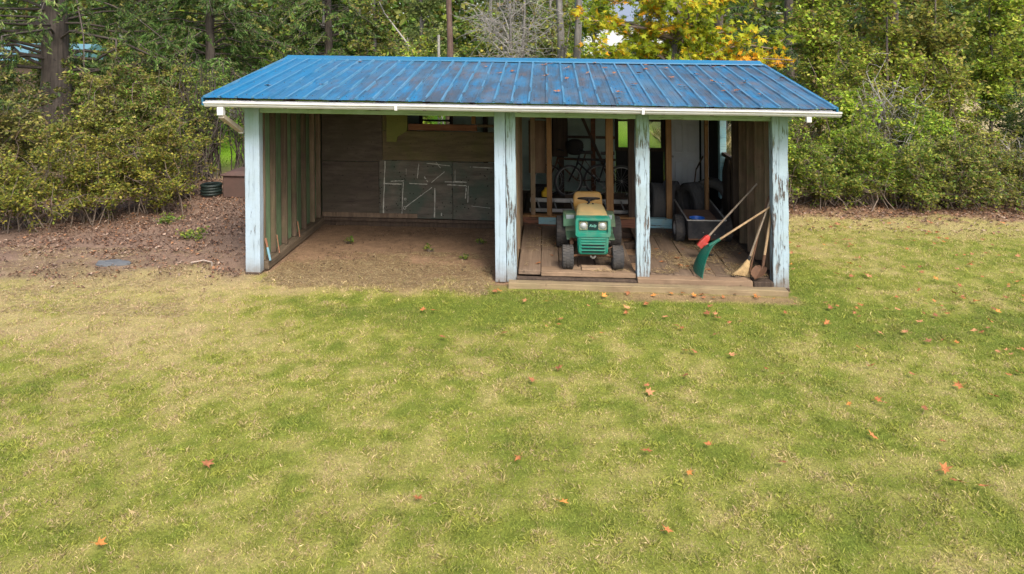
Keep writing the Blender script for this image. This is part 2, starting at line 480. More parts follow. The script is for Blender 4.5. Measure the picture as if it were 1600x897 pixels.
def dryness(x, y):
    d = .33+.22*(fbm(x*.55+40, y*.75+11, 4)-.5)+.40*(fbm(x*1.9+4, y*2.3+31, 3)-.5)+.95*(fbm(x*5.5+9, y*6.5+3, 3)-.5)
    d = d+.70*sstep(-2.4, -4.9, x+.35*y+1.2*(fbm(x*.9+5, y*.9)-.5))*sstep(-3.4, -1.0, y+1.0*(fbm(x+2, y+8)-.5))      # bleached corner by the hedge
    d = d+.45*sstep(-.9, -.35, y)*sstep(-3.6, -3.3, x)*sstep(-.6, -1.0, x)
    d = d+.45*sstep(2.2, 3.6, y)*sstep(3.2, 3.8, x)
    d = d-.50*np.exp(-((x+.35)/.75)**2-((y+.75)/.5)**2)
    d = d-.45*np.exp(-((x-3.45)/.55)**2-((y-.2)/1.2)**2)
    d = d-.22*sstep(-.3, -.8, y)*sstep(-1.9, -1.3, y)
    d = d+.30*np.exp(-((x-3.9)/1.3)**2-((y-1.9)/.8)**2)
    return np.clip(d, 0, 1)
GREEN = np.array([.180,.228,.034]); LIME = np.array([.335,.342,.058]); STRAW = np.array([.53,.43,.18]); PINKSTRAW = np.array([.48,.345,.205]); THATCH = np.array([.24,.165,.095])
EARTH = np.array([.265,.168,.100]); EARTH_L = np.array([.215,.142,.100])
def lerp(a, b, t): return a*(1-t)+b*t
def ground_color(x, y):
    d = dryness(x, y)[..., None]
    c = lerp(lerp(GREEN, LIME, np.clip(d*2, 0, 1)), STRAW, np.clip(d*1.4-.4, 0, 1))*.70
    z = zone_dirt(x, y)[..., None]
    e = lerp(EARTH, EARTH_L, sstep(-3.6, -4.1, x)[..., None])
    e = e*(.75+.55*fbm(x*3.1, y*3.1)[..., None])
    c = lerp(c, e, z)
    far = sstep(6.5, 9, y)[..., None]                         # mown grass beyond, dry field to the right
    fc = lerp(np.array([.15,.29,.018]), np.array([.36,.29,.15]), sstep(2.0, 6.0, x)[..., None])
    fc = fc*(.75+.5*fbm(x*.7, y*.7)[..., None])
    return lerp(c, fc, far)
gx, gy = np.meshgrid(xs, ys)
gz = (fbm(gx*2.2, gy*2.2)-.5)*.035*sstep(60, 20, np.abs(gx))
insd = (gx > -.75) & (gx < 3.3) & (gy > -.2) & (gy < 5.4)
gz = np.where(insd, np.minimum(gz, 0)-.012, gz)
nx, ny = len(xs), len(ys)
GV = warp(np.stack([gx, gy, gz], -1).reshape(-1, 3))
idx = np.arange(nx*ny).reshape(ny, nx)
GT = np.stack([idx[:-1,:-1], idx[:-1,1:], idx[1:,1:], idx[1:,:-1]], -1).reshape(-1, 4)
t = NT("ground")
at = t.n("ShaderNodeAttribute"); at.attribute_name = "Col"
v = t.coord((1,1,1), False)
n1 = t.noise(v, 55, 6, .75); n2 = t.noise(v, 9, 5, .65)
c = t.mix(1.0, at.outputs["Color"], t.ramp(n1, [(.25, .45), (.5, .95), (.8, 1.5)]), 'MULTIPLY')
c = t.mix(1.0, c, t.ramp(n2, [(.3, .8), (.7, 1.15)]), 'MULTIPLY')
t.base(c); t.rough(.95); t.b.inputs["Specular IOR Level"].default_value = .1; t.bump(n1, .8, .02)
ground = np_mesh("ground", GV, GT, t.m, ground_color(gx, gy).reshape(-1, 3), smooth=True)
tag(ground, kind="structure")

def ground_z(x, y):
    return (fbm(x*2.2, y*2.2)-.5)*.035

# ---- where maple leaves have come down on the lawn (the grass is pressed flat below them)
FIX = [(-2.79,-5.06),(.1,-4.46),(.76,-3.81),(2.97,-4.06),(.77,-4.7),(-2.52,-4.22),(-.89,-4.51),(1.76,-3.9),(1.28,-3.71),(.91,-2.75),(-.13,-2.76),(.11,-2.51),(3.16,-2.23),(2.61,-3.49),(3.13,-4.1),(1.3,-2.55),(-1.09,-1.87),(-.47,-1.72),(-1.46,-1.14),(-1.3,-1.17),(4.25,-1.03),(.93,-1.01),(4.01,-2.75),(3.28,-3.03)]
LEAFPOS = [(x, y, random.uniform(.046, .062), 1 if i < 2 else random.choice((0, 2, 3, 4, 6, 7, 8))) for i, (x, y) in enumerate(FIX)]
while len(LEAFPOS) < 232:
    x = random.uniform(-1.6, 8.2); y = random.uniform(-4.2, 3.8)
    if x < 3.35 and y > -.32 or x > .68*(y+9.3)+.1: continue
    p = .10+.9*min(1, max(0, (x+.6)/3.5))*(1 if y > -1.2 else (.42 if y > -2.4 else .07))*(1 if x > 3.2 or y > -1.6 else .6)
    if x < .3: p *= .5
    if y > -.9 and x < 3.0: p = max(p, .7)
    if random.random() > p: continue
    LEAFPOS.append((x, y, random.uniform(.032, .066), random.choice((0, 2, 3, 4, 6, 7, 8, 10, 11, 1))))
    if random.random() < .3:                          # a companion drifted alongside
        LEAFPOS.append((x+random.uniform(-.15, .15), y+random.uniform(-.15, .15), random.uniform(.030, .060), random.choice((0, 2, 3, 4, 6))))
_PX = {}
for (x, y, sz, mi) in LEAFPOS:
    k = int(sz*1.05/.02)+1
    for a in range(-k, k+1):
        for b in range(-k, k+1):
            if (a*a+b*b)*.0004 < (sz*1.05)**2: _PX[(int(math.floor(x/.02))+a, int(math.floor(y/.02))+b)] = 1
_PR = np.zeros((1100, 500), bool)
for (a, b) in _PX:
    if 0 <= a+500 < 1100 and 0 <= b+260 < 500: _PR[a+500, b+260] = True

# ---- lawn blades
def blades(x, y, length, width, lean, cols):
    n = len(x)
    az = rng.uniform(0, 2*np.pi, n); la = rng.uniform(0, 2*np.pi, n)
    z0 = ground_z(x, y)-.004
    b = np.stack([x, y, z0], -1)
    side = np.stack([np.cos(az), np.sin(az), np.zeros(n)], -1)*(width/2)[:, None]
    dirv = np.stack([np.cos(la)*np.sin(lean), np.sin(la)*np.sin(lean), np.cos(lean)], -1)
    lean2 = np.clip(lean+rng.uniform(.2, .7, n), 0, 1.5)
    dir2 = np.stack([np.cos(la)*np.sin(lean2), np.sin(la)*np.sin(lean2), np.cos(lean2)], -1)
    m = b+dirv*(length*.55)[:, None]; tip = m+dir2*(length*.45)[:, None]
    V = np.stack([b-side, b+side, m+side*.75, tip-side*.25], 1)
    V[..., 2] = np.maximum(V[..., 2], z0[:, None]+.002)
    i = np.arange(n)[:, None]*4
    T = np.concatenate([i+np.array([[0,1,2]]), i+np.array([[0,2,3]])], 0)
    C = np.repeat(cols, 4, 0)
    return warp(V.reshape(-1, 3)), T, C
def lawn_points():
    X, Y = [], []
    def patch(x0, x1, y0, y1, dens):
        n = int((x1-x0)*(y1-y0)*dens)
        X.append(rng.uniform(x0, x1, n)); Y.append(rng.uniform(y0, y1, n))
    patch(-5.2, 4.6, -6.1, -4.2, 8200)
    patch(-6.0, 5.2, -4.2, -2.4, 6800)
    patch(-7.2, 6.2, -2.4, -.9, 5200)
    patch(-8.6, 7.2, -.9, .35, 3900)
    patch(2.9, 9.6, .35, 4.2, 2700)
    return np.concatenate(X), np.concatenate(Y)
x, y = lawn_points()
d = dryness(x, y); z = zone_dirt(x, y)
keep = rng.random(len(x)) > np.clip(z*1.35-.05, 0, 1)
keep &= ~((x > -.72) & (x < 3.2) & (y > -.32))
keep &= rng.random(len(x)) > .35*np.clip(d-.5, 0, 1)
keep &= ~(_PR[np.clip(np.floor(x/.02).astype(int)+500, 0, 1099), np.clip(np.floor(y/.02).astype(int)+260, 0, 499)] & (rng.random(len(x)) < .8))
x, y, d = x[keep], y[keep], d[keep]
n = len(x)
r = rng.random(n)
cl = fbm(x*17+3, y*17+8, 2)-.5; cl2 = fbm(x*9+31, y*9+2, 2)-.5
dry = sstep(-.30, .30, d-.13-.70*r+.7*cl)[:, None]
cg = lerp(GREEN, LIME, np.clip(rng.random(n)*.9+(d-.25)*1.1+1.1*cl2, 0, 1)[:, None])
cs = lerp(STRAW, PINKSTRAW, np.clip(rng.random(n)+.8*sstep(-2.5, -4.5, x), 0, 1)[:, None])*(rng.uniform(.7, 1.2, n)[:, None])
cols = lerp(cg, cs, dry)
th = (sstep(.52, .68, fbm(x*1.3+61, y*1.7+23, 3))*(rng.random(n) < .5))[:, None]
cols = lerp(cols, THATCH, th*.40)*rng.uniform(.72, 1.25, n)[:, None]
hgt = (.6+1.5*np.clip(cl2+.12, 0, 1))*(.017+.027*rng.random(n)**1.4+.010*(1-d))+.02*sstep(-.65, -.33, y)*(x > -3.6)*(x < 3.2)*rng.random(n)
V, T, C = blades(x, y, hgt, rng.uniform(.0028, .0050, n)*(1+.10*np.clip(y+5, 0, 9)), rng.uniform(.15, 1.15, n), cols)
grass = np_mesh("lawn_grass", V, T, MGRASS, C)
tag(grass, "short patchy green and straw coloured mown lawn grass", "grass", kind="stuff")
print("blades", n)
# straw lying flat on the bay floor, the bleached corner and the planks
def flat_straw(name, x, y, z, length, label, palette):
    n = len(x); a = rng.uniform(0, np.pi, n)
    dv = np.stack([np.cos(a), np.sin(a), rng.uniform(-.15, .15, n)], -1)*(length/2)[:, None]
    sv = np.stack([-np.sin(a), np.cos(a), np.zeros(n)], -1)*.0028
    c = np.stack([x, y, z], -1)
    V = np.stack([c-dv-sv, c-dv+sv, c+dv+sv, c+dv-sv], 1)
    i = np.arange(n)[:, None]*4
    cols = palette[rng.integers(0, len(palette), n)]*rng.uniform(.6, 1.15, n)[:, None]
    o = np_mesh(name, warp(V.reshape(-1, 3)), i+np.array([[0,1,2,3]]), MLITTER, np.repeat(cols, 4, 0))
    return tag(o, label, "straw", kind="stuff")
SP = np.array([[.36,.27,.13],[.30,.20,.10],[.42,.33,.18],[.20,.13,.07]])
x = rng.uniform(-3.75, -.75, 26000); y = -.5+1.7*rng.random(26000)**1.5
k = rng.random(26000) < sstep(.28, .80, fbm(x*1.7+7, y*2.4+1)+.25*(1-y/1.0))*sstep(-.5, -.1, y+.9*(fbm(x*3, y*3+5)-.5))
flat_straw("loose_straw", x[k], y[k], ground_z(x[k], y[k])+.012, rng.uniform(.03, .09, k.sum()), "loose dry straw strewn over the earth of the empty bay", SP)
x = rng.uniform(-8.5, -4.1, 16000); y = rng.uniform(-1.5, 1.0, 16000)
k = rng.random(16000) < .8*sstep(.35, .65, fbm(x*1.8+2, y*2.2+6))
flat_straw("bleached_grass", x[k], y[k], ground_z(x[k], y[k])+.010, rng.uniform(.03, .08, k.sum()), "bleached flattened grass between the litter and the lawn", SP*1.1)
x = rng.uniform(1.38, 2.9, 9000); y = .12+1.9*rng.random(9000)**1.3
k = rng.random(9000) < sstep(.3, .7, fbm(x*2.1+17, y*2+4))
flat_straw("floor_straw", x[k], y[k], .142+rng.random(k.sum())*.01, rng.uniform(.03, .10, k.sum()), "thin straw and dust on planks below the leaning garden tools", SP)
x = rng.uniform(-.3, 1.15, 2600); y = .2+1.8*rng.random(2600)
k = rng.random(2600) < sstep(.45, .8, fbm(x*2.1+27, y*2+14))
flat_straw("tractor_bay_straw", x[k], y[k], .142+rng.random(k.sum())*.01, rng.uniform(.03, .09, k.sum()), "wisps of straw on planks round the tractor", SP)

# ---- leaf litter (uncountable) beside the shed and under the right hedge
def litter(name, x, y, label, pal, smin=.03, smax=.075):
    n = len(x)
    s = rng.uniform(smin, smax, n)
    a = rng.uniform(0, 2*np.pi, n)
    u = np.stack([np.cos(a), np.sin(a), rng.uniform(-.5, .5, n)], -1); v = np.stack([-np.sin(a), np.cos(a), rng.uniform(-.5, .5, n)], -1)
    c = np.stack([x, y, ground_z(x, y)+.012+rng.random(n)*.012], -1)
    V = np.stack([c-u*s[:,None]*.5, c+v*s[:,None]*.32+[0,0,.012], c+u*s[:,None]*.5, c-v*s[:,None]*.32+[0,0,.012]], 1)
    i = np.arange(n)[:, None]*4
    T = np.concatenate([i+np.array([[0,2,1]]), i+np.array([[0,3,2]])], 0)
    cols = pal[rng.integers(0, len(pal), n)]*rng.uniform(.5, 1.2, n)[:, None]
    return tag(np_mesh(name, warp(V.reshape(-1, 3)), T, MLITTER, np.repeat(cols, 4, 0)), label, "leaf litter", kind="stuff")
LP = np.array([[.20,.11,.07],[.27,.16,.105],[.15,.085,.06],[.36,.26,.19],[.10,.06,.045],[.30,.15,.075]])
x = rng.uniform(-10.5, -4.1, 30000); y = -.9+7*rng.random(30000)**1.25
k = (rng.random(30000) < (zone_dirt(x, y)*.75+.03)*sstep(.38, .72, fbm(x*2.3+5, y*3.1+2)+.09*y))
litter("leaf_litter", x[k], y[k], "brown dead leaf litter on bare earth below the hedge left of the shed", LP, .018, .06)
x = rng.uniform(-3.8, -.75, 2600); y = -.2+2.8*rng.random(2600)
k = rng.random(2600) < .6*sstep(.45, .7, fbm(x*2.2+3, y*2.2+9)); x, y = x[k], y[k]
litter("bay_debris", x, y, "small chips and crumbs scattered over the earth of the empty bay", np.array([[.16,.10,.065],[.32,.23,.14],[.10,.07,.05],[.24,.16,.10]]), .010, .030)
x = rng.uniform(3.2, 10.5, 15000); y = rng.uniform(2.6, 6.0, 15000)
k = rng.random(15000) < zone_dirt(x, y)*.5+.07*(y > 2.9)
litter("hedge_litter", x[k], y[k], "reddish dead leaf litter along the foot of the right hedge", LP)

# ================================================================== the shed
SHED = empty("open_shed", W(-.4, 0, 0))
tag(SHED, "long open-fronted wooden shed with blue metal roof and peeling pale blue posts", "shed")
def wbox(name, mat, parent, x0, y0, z0, x1, y1, z1, bevel=.006, jit=0.0):
    m = MB().box(x0, y0, z0, x1, y1, z1)
    if jit:
        m.v = [tuple(c+random.uniform(-jit, jit) for c in v) for v in m.v]
    return m.build(name, mat, parent, world=True, bevel=bevel)
def rough_post(name, mat, x0, y0, x1, y1, z1, label=None, n=14, amp=.004, z0=0.0):
    """a post with slightly worn, wavering edges"""
    m = MB(); rings = []
    for i in range(n+1):
        zz = z0+(z1-z0)*i/n
        e = lambda: random.uniform(-amp, amp)
        rings.append([(x0+e(), y0+e(), zz), (x1+e(), y0+e(), zz), (x1+e(), y1+e(), zz), (x0+e(), y1+e(), zz)])
    o = m.loft(rings).build(name, mat, SHED, world=True, bevel=.007, segs=2)
    if label: o["label"] = label
    return o
rough_post("post", MBLUE_CLEAN, -4.06, 0, -3.86, .13, 2.26, "corner post with mostly sound pale blue paint", amp=.002)
rough_post("post", MBLUE_CLEAN, -.685, 0, -.54, .14, 2.26, "sound pale blue half of the doubled post", amp=.0015)
rough_post("post", MBLUE_PEEL, -.535, .012, -.405, .15, 2.26, "peeling half of the doubled post")
rough_post("post", MBLUE_PEEL, 1.18, .02, 1.355, .15, 2.26, "deeply cracked and peeling post", amp=.007)
rough_post("post", MBLUE_PEEL, 2.935, 0, 3.14, .14, 2.26, "corner post with flaking blackened paint", amp=.005)
for (a, b, h) in ((-4.05, -3.87, .10), (2.95, 3.13, .05)):
    wbox("post_foot", MSTUD_DK, SHED, a-.012, -.012, -.06, b+.012, .16, h-.06 if h > .06 else h-.02, .01)
wbox("header_beam", MHEAD, SHED, -4.1, .03, 2.185, 3.2, .12, 2.44, .008)
wbox("header_beam", MSTUD_DK, SHED, -4.06, 2.53, 2.5, 3.14, 2.6, 2.72)

# ---- roof: rafters under, ribbed sheets over
EY, EZ, RY, RZ = -.45, 2.40, 2.52, 2.845
SL = (RZ-EZ)/(RY-EY)
ROOF = MB()
for xx in np.arange(-4.0, 3.4, .61):
    ROOF.beam((xx, -.30, EZ+.15*SL-.085), (xx, RY, RZ-.085), .045, .12)
    ROOF.beam((xx, RY, RZ-.085), (xx, 5.3, RZ-.085-(5.3-RY)*SL), .045, .12)
for yy in (-.28, .5, 1.3, 2.1):
    zz = EZ+(yy-EY)*SL-.012
    ROOF.box(-4.38, yy-.045, zz-.016, 3.5, yy+.045, zz+.0)
ROOF = ROOF.build("roof", MSTUD_DK, SHED, world=True)
XR0, XR1, NS = -4.42, 3.56, 9
sw = (XR1-XR0)/NS
def sheet(x0, x1, y0, z0, y1, z1, lift):
    prof = []
    nr = 4; p = (x1-x0)/nr
    for i in range(nr):
        a = x0+i*p
        prof += [(a-.022, 0), (a-.010, .021), (a+.010, .021), (a+.022, 0)]
        for q in (.33, .67):
            b = a+p*q; prof += [(b-.008, 0), (b, .0035), (b+.008, 0)]
    prof += [(x1-.022, 0), (x1-.010, .021), (x1+.010, .021), (x1+.020, .004)]
    m = MB(); L = 9
    for j in range(L):
        u = j/(L-1)
        for (px, pz) in prof:
            wv = .0025*math.sin(px*7.3+j*1.9)+.002*math.sin(px*19+j*3.1)
            m.v.append((px+.002*math.sin(j*2.3), y0+(y1-y0)*u, z0+(z1-z0)*u+pz+lift+wv))
    k = len(prof)
    for j in range(L-1):
        for i in range(k-1):
            m.f.append((j*k+i, j*k+i+1, (j+1)*k+i+1, (j+1)*k+i))
    return m
for i in range(NS):
    x0 = XR0+i*sw
    o = sheet(x0+(.03 if i == 0 else 0), x0+sw, EY-random.uniform(0, .012), EZ, RY, RZ, .0025*(NS-i)).build("roof_sheet", MROOF, ROOF, world=True)
    so = o.modifiers.new("thick", 'SOLIDIFY'); so.thickness = .0015
    sheet(x0+(.03 if i == 0 else 0), x0+sw, 5.55, RZ-(5.55-RY)*SL, RY, RZ, .0025*(NS-i)).build("roof_sheet", MROOF, ROOF, world=True)
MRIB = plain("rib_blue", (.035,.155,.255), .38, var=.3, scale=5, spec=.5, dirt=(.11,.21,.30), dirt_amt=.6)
for i in range(NS*4+1):                       # standing ribs, a paler and glossier blue than the pans between them
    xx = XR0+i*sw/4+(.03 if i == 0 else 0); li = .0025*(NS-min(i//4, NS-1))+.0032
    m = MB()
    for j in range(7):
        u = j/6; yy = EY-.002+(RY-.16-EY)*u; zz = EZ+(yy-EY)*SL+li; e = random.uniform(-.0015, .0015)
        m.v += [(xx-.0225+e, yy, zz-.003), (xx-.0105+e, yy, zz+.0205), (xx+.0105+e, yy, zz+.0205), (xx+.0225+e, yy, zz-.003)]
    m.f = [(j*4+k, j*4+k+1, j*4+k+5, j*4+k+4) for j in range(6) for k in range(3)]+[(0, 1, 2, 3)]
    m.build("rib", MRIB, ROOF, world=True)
# screw heads along three purlins: too small to pick apart
m = MB()
for i in range(NS*4):
    xx = XR0+(i+.12)*sw/4+.04
    for yy in (-.27, .5, 1.3, 2.1):
        zz = EZ+(yy-EY)*SL+.0035+.0025*(NS-i//4)
        m.lathe([(.0, .006), (.005, .005), (.007, 0)], (xx+random.uniform(-.01, .01), yy+random.uniform(-.01, .01), zz), 'Z', 6)
o = m.build("roof_screw", MSTUD_DK, ROOF, world=True); o["kind"] = "stuff"
# ridge cap: folded flashing with a lip
cp = [(RY-.19, RZ-.19*SL+.026), (RY-.185, RZ-.185*SL+.046), (RY-.03, RZ+.052), (RY, RZ+.064), (RY+.03, RZ+.052), (RY+.185, RZ-.185*SL+.046), (RY+.19, RZ-.19*SL+.022)]
m = MB(); nseg = 10
for j in range(nseg+1):
    xx = XR0+.02+(XR1-XR0-.04)*j/nseg
    for (yy, zz) in cp: m.v.append((xx, yy, zz+random.uniform(-.003, .003)))
for j in range(nseg):
    for i in range(len(cp)-1):
        k = len(cp); m.f.append((j*k+i, j*k+i+1, (j+1)*k+i+1, (j+1)*k+i))
m.build("ridge_cap", MRIDGE, ROOF, world=True)
# rake trim on the two gable ends
for (xa, xb) in ((XR0-.012, XR0+.02), (XR1+.024, XR1+.042)):
    MB().beam(((xa+xb)/2, EY+.01, EZ-.03), ((xa+xb)/2, RY, RZ-.03), .022, .10).build("barge_board", MRIDGE, ROOF, world=True)
# fascia + gutter
wbox("fascia", MGUTTER, SHED, -4.40, -.405, 2.308, 3.55, -.385, 2.385, .003)
gp = [(-.41, .115), (-.41, 0), (-.485, 0), (-.505, .035), (-.505, .06), (-.53, .085), (-.53, .115), (-.522, .115), (-.522, .09), (-.495, .063), (-.495, .038), (-.48, .01), (-.418, .01), (-.418, .115)]
rings = []
for j, xx in enumerate(np.linspace(-4.36, 3.61, 15)):
    dz = .002*math.sin(j*1.7)
    rings.append([(xx, yy, 2.305+zz*.60+dz) for (yy, zz) in gp])
GUT = MB().loft(rings, cap=True).build("gutter", MGUTTER, SHED, world=True)
for xe in (-4.365, 3.612):
    MB().loft([[(xe, a, 2.305+b*.60) for a, b in gp[:7]], [(xe+.004, a, 2.305+b*.60) for a, b in gp[:7]]]).build("end_cap", MGUTTER, GUT, world=True)
wbox("gutter_joint", MGUTTER, GUT, 1.19, -.532, 2.303, 1.225, -.408, 2.376, .002)
wbox("gutter_joint", MGUTTER, GUT, -1.9, -.532, 2.303, -1.865, -.408, 2.376, .002)
wbox("outlet", MGUTTER, SHED, 3.20, -.50, 2.235, 3.26, -.44, 2.304, .005)
m = MB().box(-4.20, -.50, 2.20, -4.12, -.425, 2.304)
m.build("outlet", MGUTTER, SHED, world=True, bevel=.004)
DS = MB().beam((-4.16, -.46, 2.19), (-4.115, .02, 1.94), .075, .055).build("downspout", plain("downspout_tan", (.42,.36,.28), .5, dirt=(.25,.2,.15)), SHED, world=True, bevel=.004)
wbox("elbow", MGUTTER, DS, -4.145, .0, 1.905, -4.08, .06, 1.94, .006)

# ---- left end wall, seen from inside: boards behind, studs proud
WALLL = wbox("side_wall", MSILL_Y, SHED, -3.98, .16, .02, -3.81, 2.58, .135, .01, .006)
yb = .14
while yb < 2.6:
    wd = random.uniform(.19, .24)
    wbox("wall_board", MBOARD_GR, WALLL, -3.975, yb, .02, -3.945+random.uniform(-.003, .003), min(yb+wd-.006, 2.62), 2.38+.149*(yb+.45)*.6, .003)
    yb += wd
for yy in (.20, .585, 1.0, 1.40, 1.84, 2.26, 2.56):
    wbox("stud", MSTUD_L, WALLL, -3.943, yy-.02, .137, -3.862+random.uniform(-.008, .006), yy+.022, 2.40+.1*yy, .004, .004)
yb = 2.66
while yb < 5.2:
    wbox("wall_board", MBOARD_GR, WALLL, -4.02, yb, .02, -3.99, min(yb+.33, 5.2), 2.44, .003); yb += .336
# gable outside cladding above
# ---- right end wall: studs, boards, with a doorless opening just behind the partition
WALLR = wbox("side_wall", MSTUD_DK, SHED, 2.93, .18, .0, 3.08, 2.4, .13, .01, .006)
yb = .16
while yb < 2.44:
    wd = random.uniform(.16, .21)
    wbox("wall_board", MBOARD_BR, WALLR, 3.085+random.uniform(-.002, .004), yb, .02, 3.11, yb+wd-.004, 2.40+.1*yb, .003); yb += wd
wbox("stud", MSTUD_DK, WALLR, 3.035, 2.36, .132, 3.083, 2.44, 2.6, .004)
for yy in (.42, .84, 1.25, 1.66, 2.05):
    wbox("stud", MSTUD if yy < 2 else MSTUD_DK, WALLR, 2.955+random.uniform(-.008, .008), yy-.02, .132, 3.083, yy+.022, 2.38+.1*yy, .004, .004)
wbox("wall_board", MBOARD_BR, WALLR, 3.085, 2.47, .02, 3.11, 3.06, 1.22, .003)
wbox("door_jamb", MBLUE_SILL, WALLR, 3.0, 3.06, .5, 3.11, 3.20, 2.38, .004)
wbox("opening_rail", MSTUD_DK, WALLR, 3.03, 2.46, 1.25, 3.10, 3.06, 1.31, .004)
wbox("opening_head", MSTUD_DK, WALLR, 3.03, 2.46, 2.16, 3.10, 3.06, 2.38, .004)
yb = 3.22
while yb < 5.15:
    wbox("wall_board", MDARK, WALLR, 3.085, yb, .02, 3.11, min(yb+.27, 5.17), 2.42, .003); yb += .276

# ---- back wall of the empty bay
BACK = wbox("bay_back_wall", MSTUD_DK, SHED, -3.84, 2.62, -.02, -.52, 2.70, .10, .006)
def panel(mat, x0, z0, x1, z1, y=2.60, th=.018, name="plywood_panel"):
    return wbox(name, mat, BACK, x0, y-th, z0, x1, y, z1, .003, .0015)
panel(MPLY_BR, -3.845, .135, -2.862, 1.10)
panel(MPLY_BR, -3.845, 1.106, -2.80, 2.66, 2.604)
panel(MPLY_GR, -2.856, .155, -1.60, 1.13)
panel(MPLY_GR, -1.595, .150, -.52, 1.125, 2.601)
panel(MPLY_OL, -2.795, 1.136, -.52, 1.64, 2.606)
panel(MPLY_OL, -2.795, 1.645, -2.36, 2.66, 2.607)
wbox("ledge_board", MSTUD_DK, BACK, -3.845, 2.545, .095, -.52, 2.578, .15, .006, .003)
wbox("ledge_board", MBOARD_BR, BACK, -3.845, 2.565, .155, -2.2, 2.579, .235, .004, .004)
# notched patch board in the upper middle
MB().loft([[(-2.72, yy, 2.3), (-2.72, yy, 1.45), (-2.55, yy, 1.45), (-2.53, yy, 1.54), (-2.40, yy, 1.62), (-2.36, yy, 1.66), (-2.36, yy, 2.3)] for yy in (2.568, 2.586)]).build("patch_board", MPLY_PATCH, BACK, world=True, bevel=.003)
wbox("cross_beam", MREDBEAM, BACK, -2.345, 2.565, 1.655, -1.17, 2.60, 1.765, .006, .004)
wbox("cross_beam", MSTUD, BACK, -1.165, 2.575, 1.725, -.52, 2.605, 1.77, .004)
wbox("stud", MSTUD_OR, BACK, -1.27, 2.61, 1.77, -1.20, 2.66, 2.45, .004)
SEG = [(-2.75,1.12,-2.79,.19,9),(-2.78,.74,-2.47,.73,11),(-2.66,.78,-2.43,.79,6),(-2.44,.77,-2.47,.21,8),(-2.34,.75,-2.03,.74,7),(-2.17,1.09,-2.2,.84,7),(-2.08,.87,-2.02,.78,8),(-1.96,.77,-1.73,.96,8),(-2.41,.34,-1.95,.69,8),(-1.90,.68,-1.91,.18,9),(-1.73,.79,-1.36,.79,9),(-1.69,.74,-1.36,.73,7),(-1.36,.72,-1.38,.51,7),(-1.33,.73,-1.34,.44,6),(-2.04,1.1,-1.64,1.06,7),(-1.88,1.12,-1.8,1.02,6),(-1.3,1.05,-.91,1.04,6),(-1.28,.39,-.96,.36,4),(-1.79,.26,-1.79,.21,12),(-2.39,1.0,-2.39,.9,3),(-1.55,1.0,-1.555,.80,4)]
for (x0, z0, x1, z1, w) in SEG:
    n = 9; m = MB(); a = Vector((x0, 2.579, z0)); b = Vector((x1, 2.579, z1)); dd = (b-a); pr = Vector((-dd.z, 0, dd.x)).normalized()*w*.0011
    for i in range(n):                       # brush-worn line, ragged width
        p = a+dd*i/(n-1)+pr*random.uniform(-.3, .3); q = pr*random.uniform(.45, 1.15)
        m.v += [tuple(p-q), tuple(p+q)]
    m.f = [(2*i, 2*i+1, 2*i+3, 2*i+2) for i in range(n-1)]
    m.build("paint_line", MWHITEPAINT, BACK, world=True)
for (cx_, cz_, r_) in ((-2.41, .48, .017), (-2.42, .33, .022)):
    MB().ring((cx_, 2.578, cz_), r_, .005, 'Y', 14, 4).build("paint_ring", MWHITEPAINT, BACK, world=True)
# nail and peg holes: tiny, one mesh
m = MB()
for i in range(90):
    xx, zz = random.uniform(-2.85, -.6), random.uniform(.2, 1.08)
    if i < 30: xx = random.choice((-2.84, -2.50, -1.62, -1.0))+random.uniform(-.015, .015)
    m.lathe([(0, -.004), (.009, -.003), (.011, 0)], (xx, 2.5795, zz), 'Y', 6)
o = m.build("nail_hole", MDARK, BACK, world=True); o["kind"] = "stuff"

# ---- wall between the empty bay and the tractor bay
DIV = wbox("bay_divider", MSTUD, SHED, -.50, .20, .0, -.41, 2.5, .14, .006)
yb = .17
while yb < 2.5:
    wd = random.uniform(.17, .22)
    wbox("wall_board", MBOARD_BR, DIV, -.53, yb, .02, -.505, yb+wd-.005, 2.5, .003); yb += wd
for yy in (.22, .62, 1.04, 1.46, 1.88, 2.30):
    wbox("stud", MSTUD, DIV, -.503, yy-.02, .142, -.40+random.uniform(-.006, .006), yy+.022, 2.42+.1*yy, .004, .003)

# ---- open stud partition at the back of the two right-hand bays
PART = wbox("stud_partition", MRED_SILL, SHED, -.40, 2.42, .12, 1.62, 2.53, .265, .006, .003)
wbox("sill_board", MBLUE_SILL, PART, -.14, 2.405, .155, .66, 2.419, .268, .004)
wbox("sill_board", MBLUE_SILL, PART, 1.63, 2.42, .13, 2.93, 2.53, .285, .005)
wbox("sill_cap", MSTUD_OR, PART, -.40, 2.41, .268, 1.50, 2.535, .30, .004, .002)
for (a, b, mt, zb) in ((-.27, -.19, MSTUD, .30), (0.0, .085, MSTUD_OR, .30), (.985, 1.105, MSTUD_OR, .30), (1.35, 1.51, MSTUD_DK, .13), (1.975, 2.065, MSTUD_OR, .287), (2.61, 2.668, MSTUD_OR, .287)):
    wbox("stud", mt, PART, a, 2.43 if zb < .2 else 2.435, zb, b, 2.52, 2.52, .005, .003)
wbox("tan_panel", MPLY_PANEL, PART, -.30, 2.525, .98, -.01, 2.54, 1.86, .003)
wbox("blocking", MSTUD_DK, PART, -.19, 2.44, 1.90, 0, 2.50, 2.06, .004)

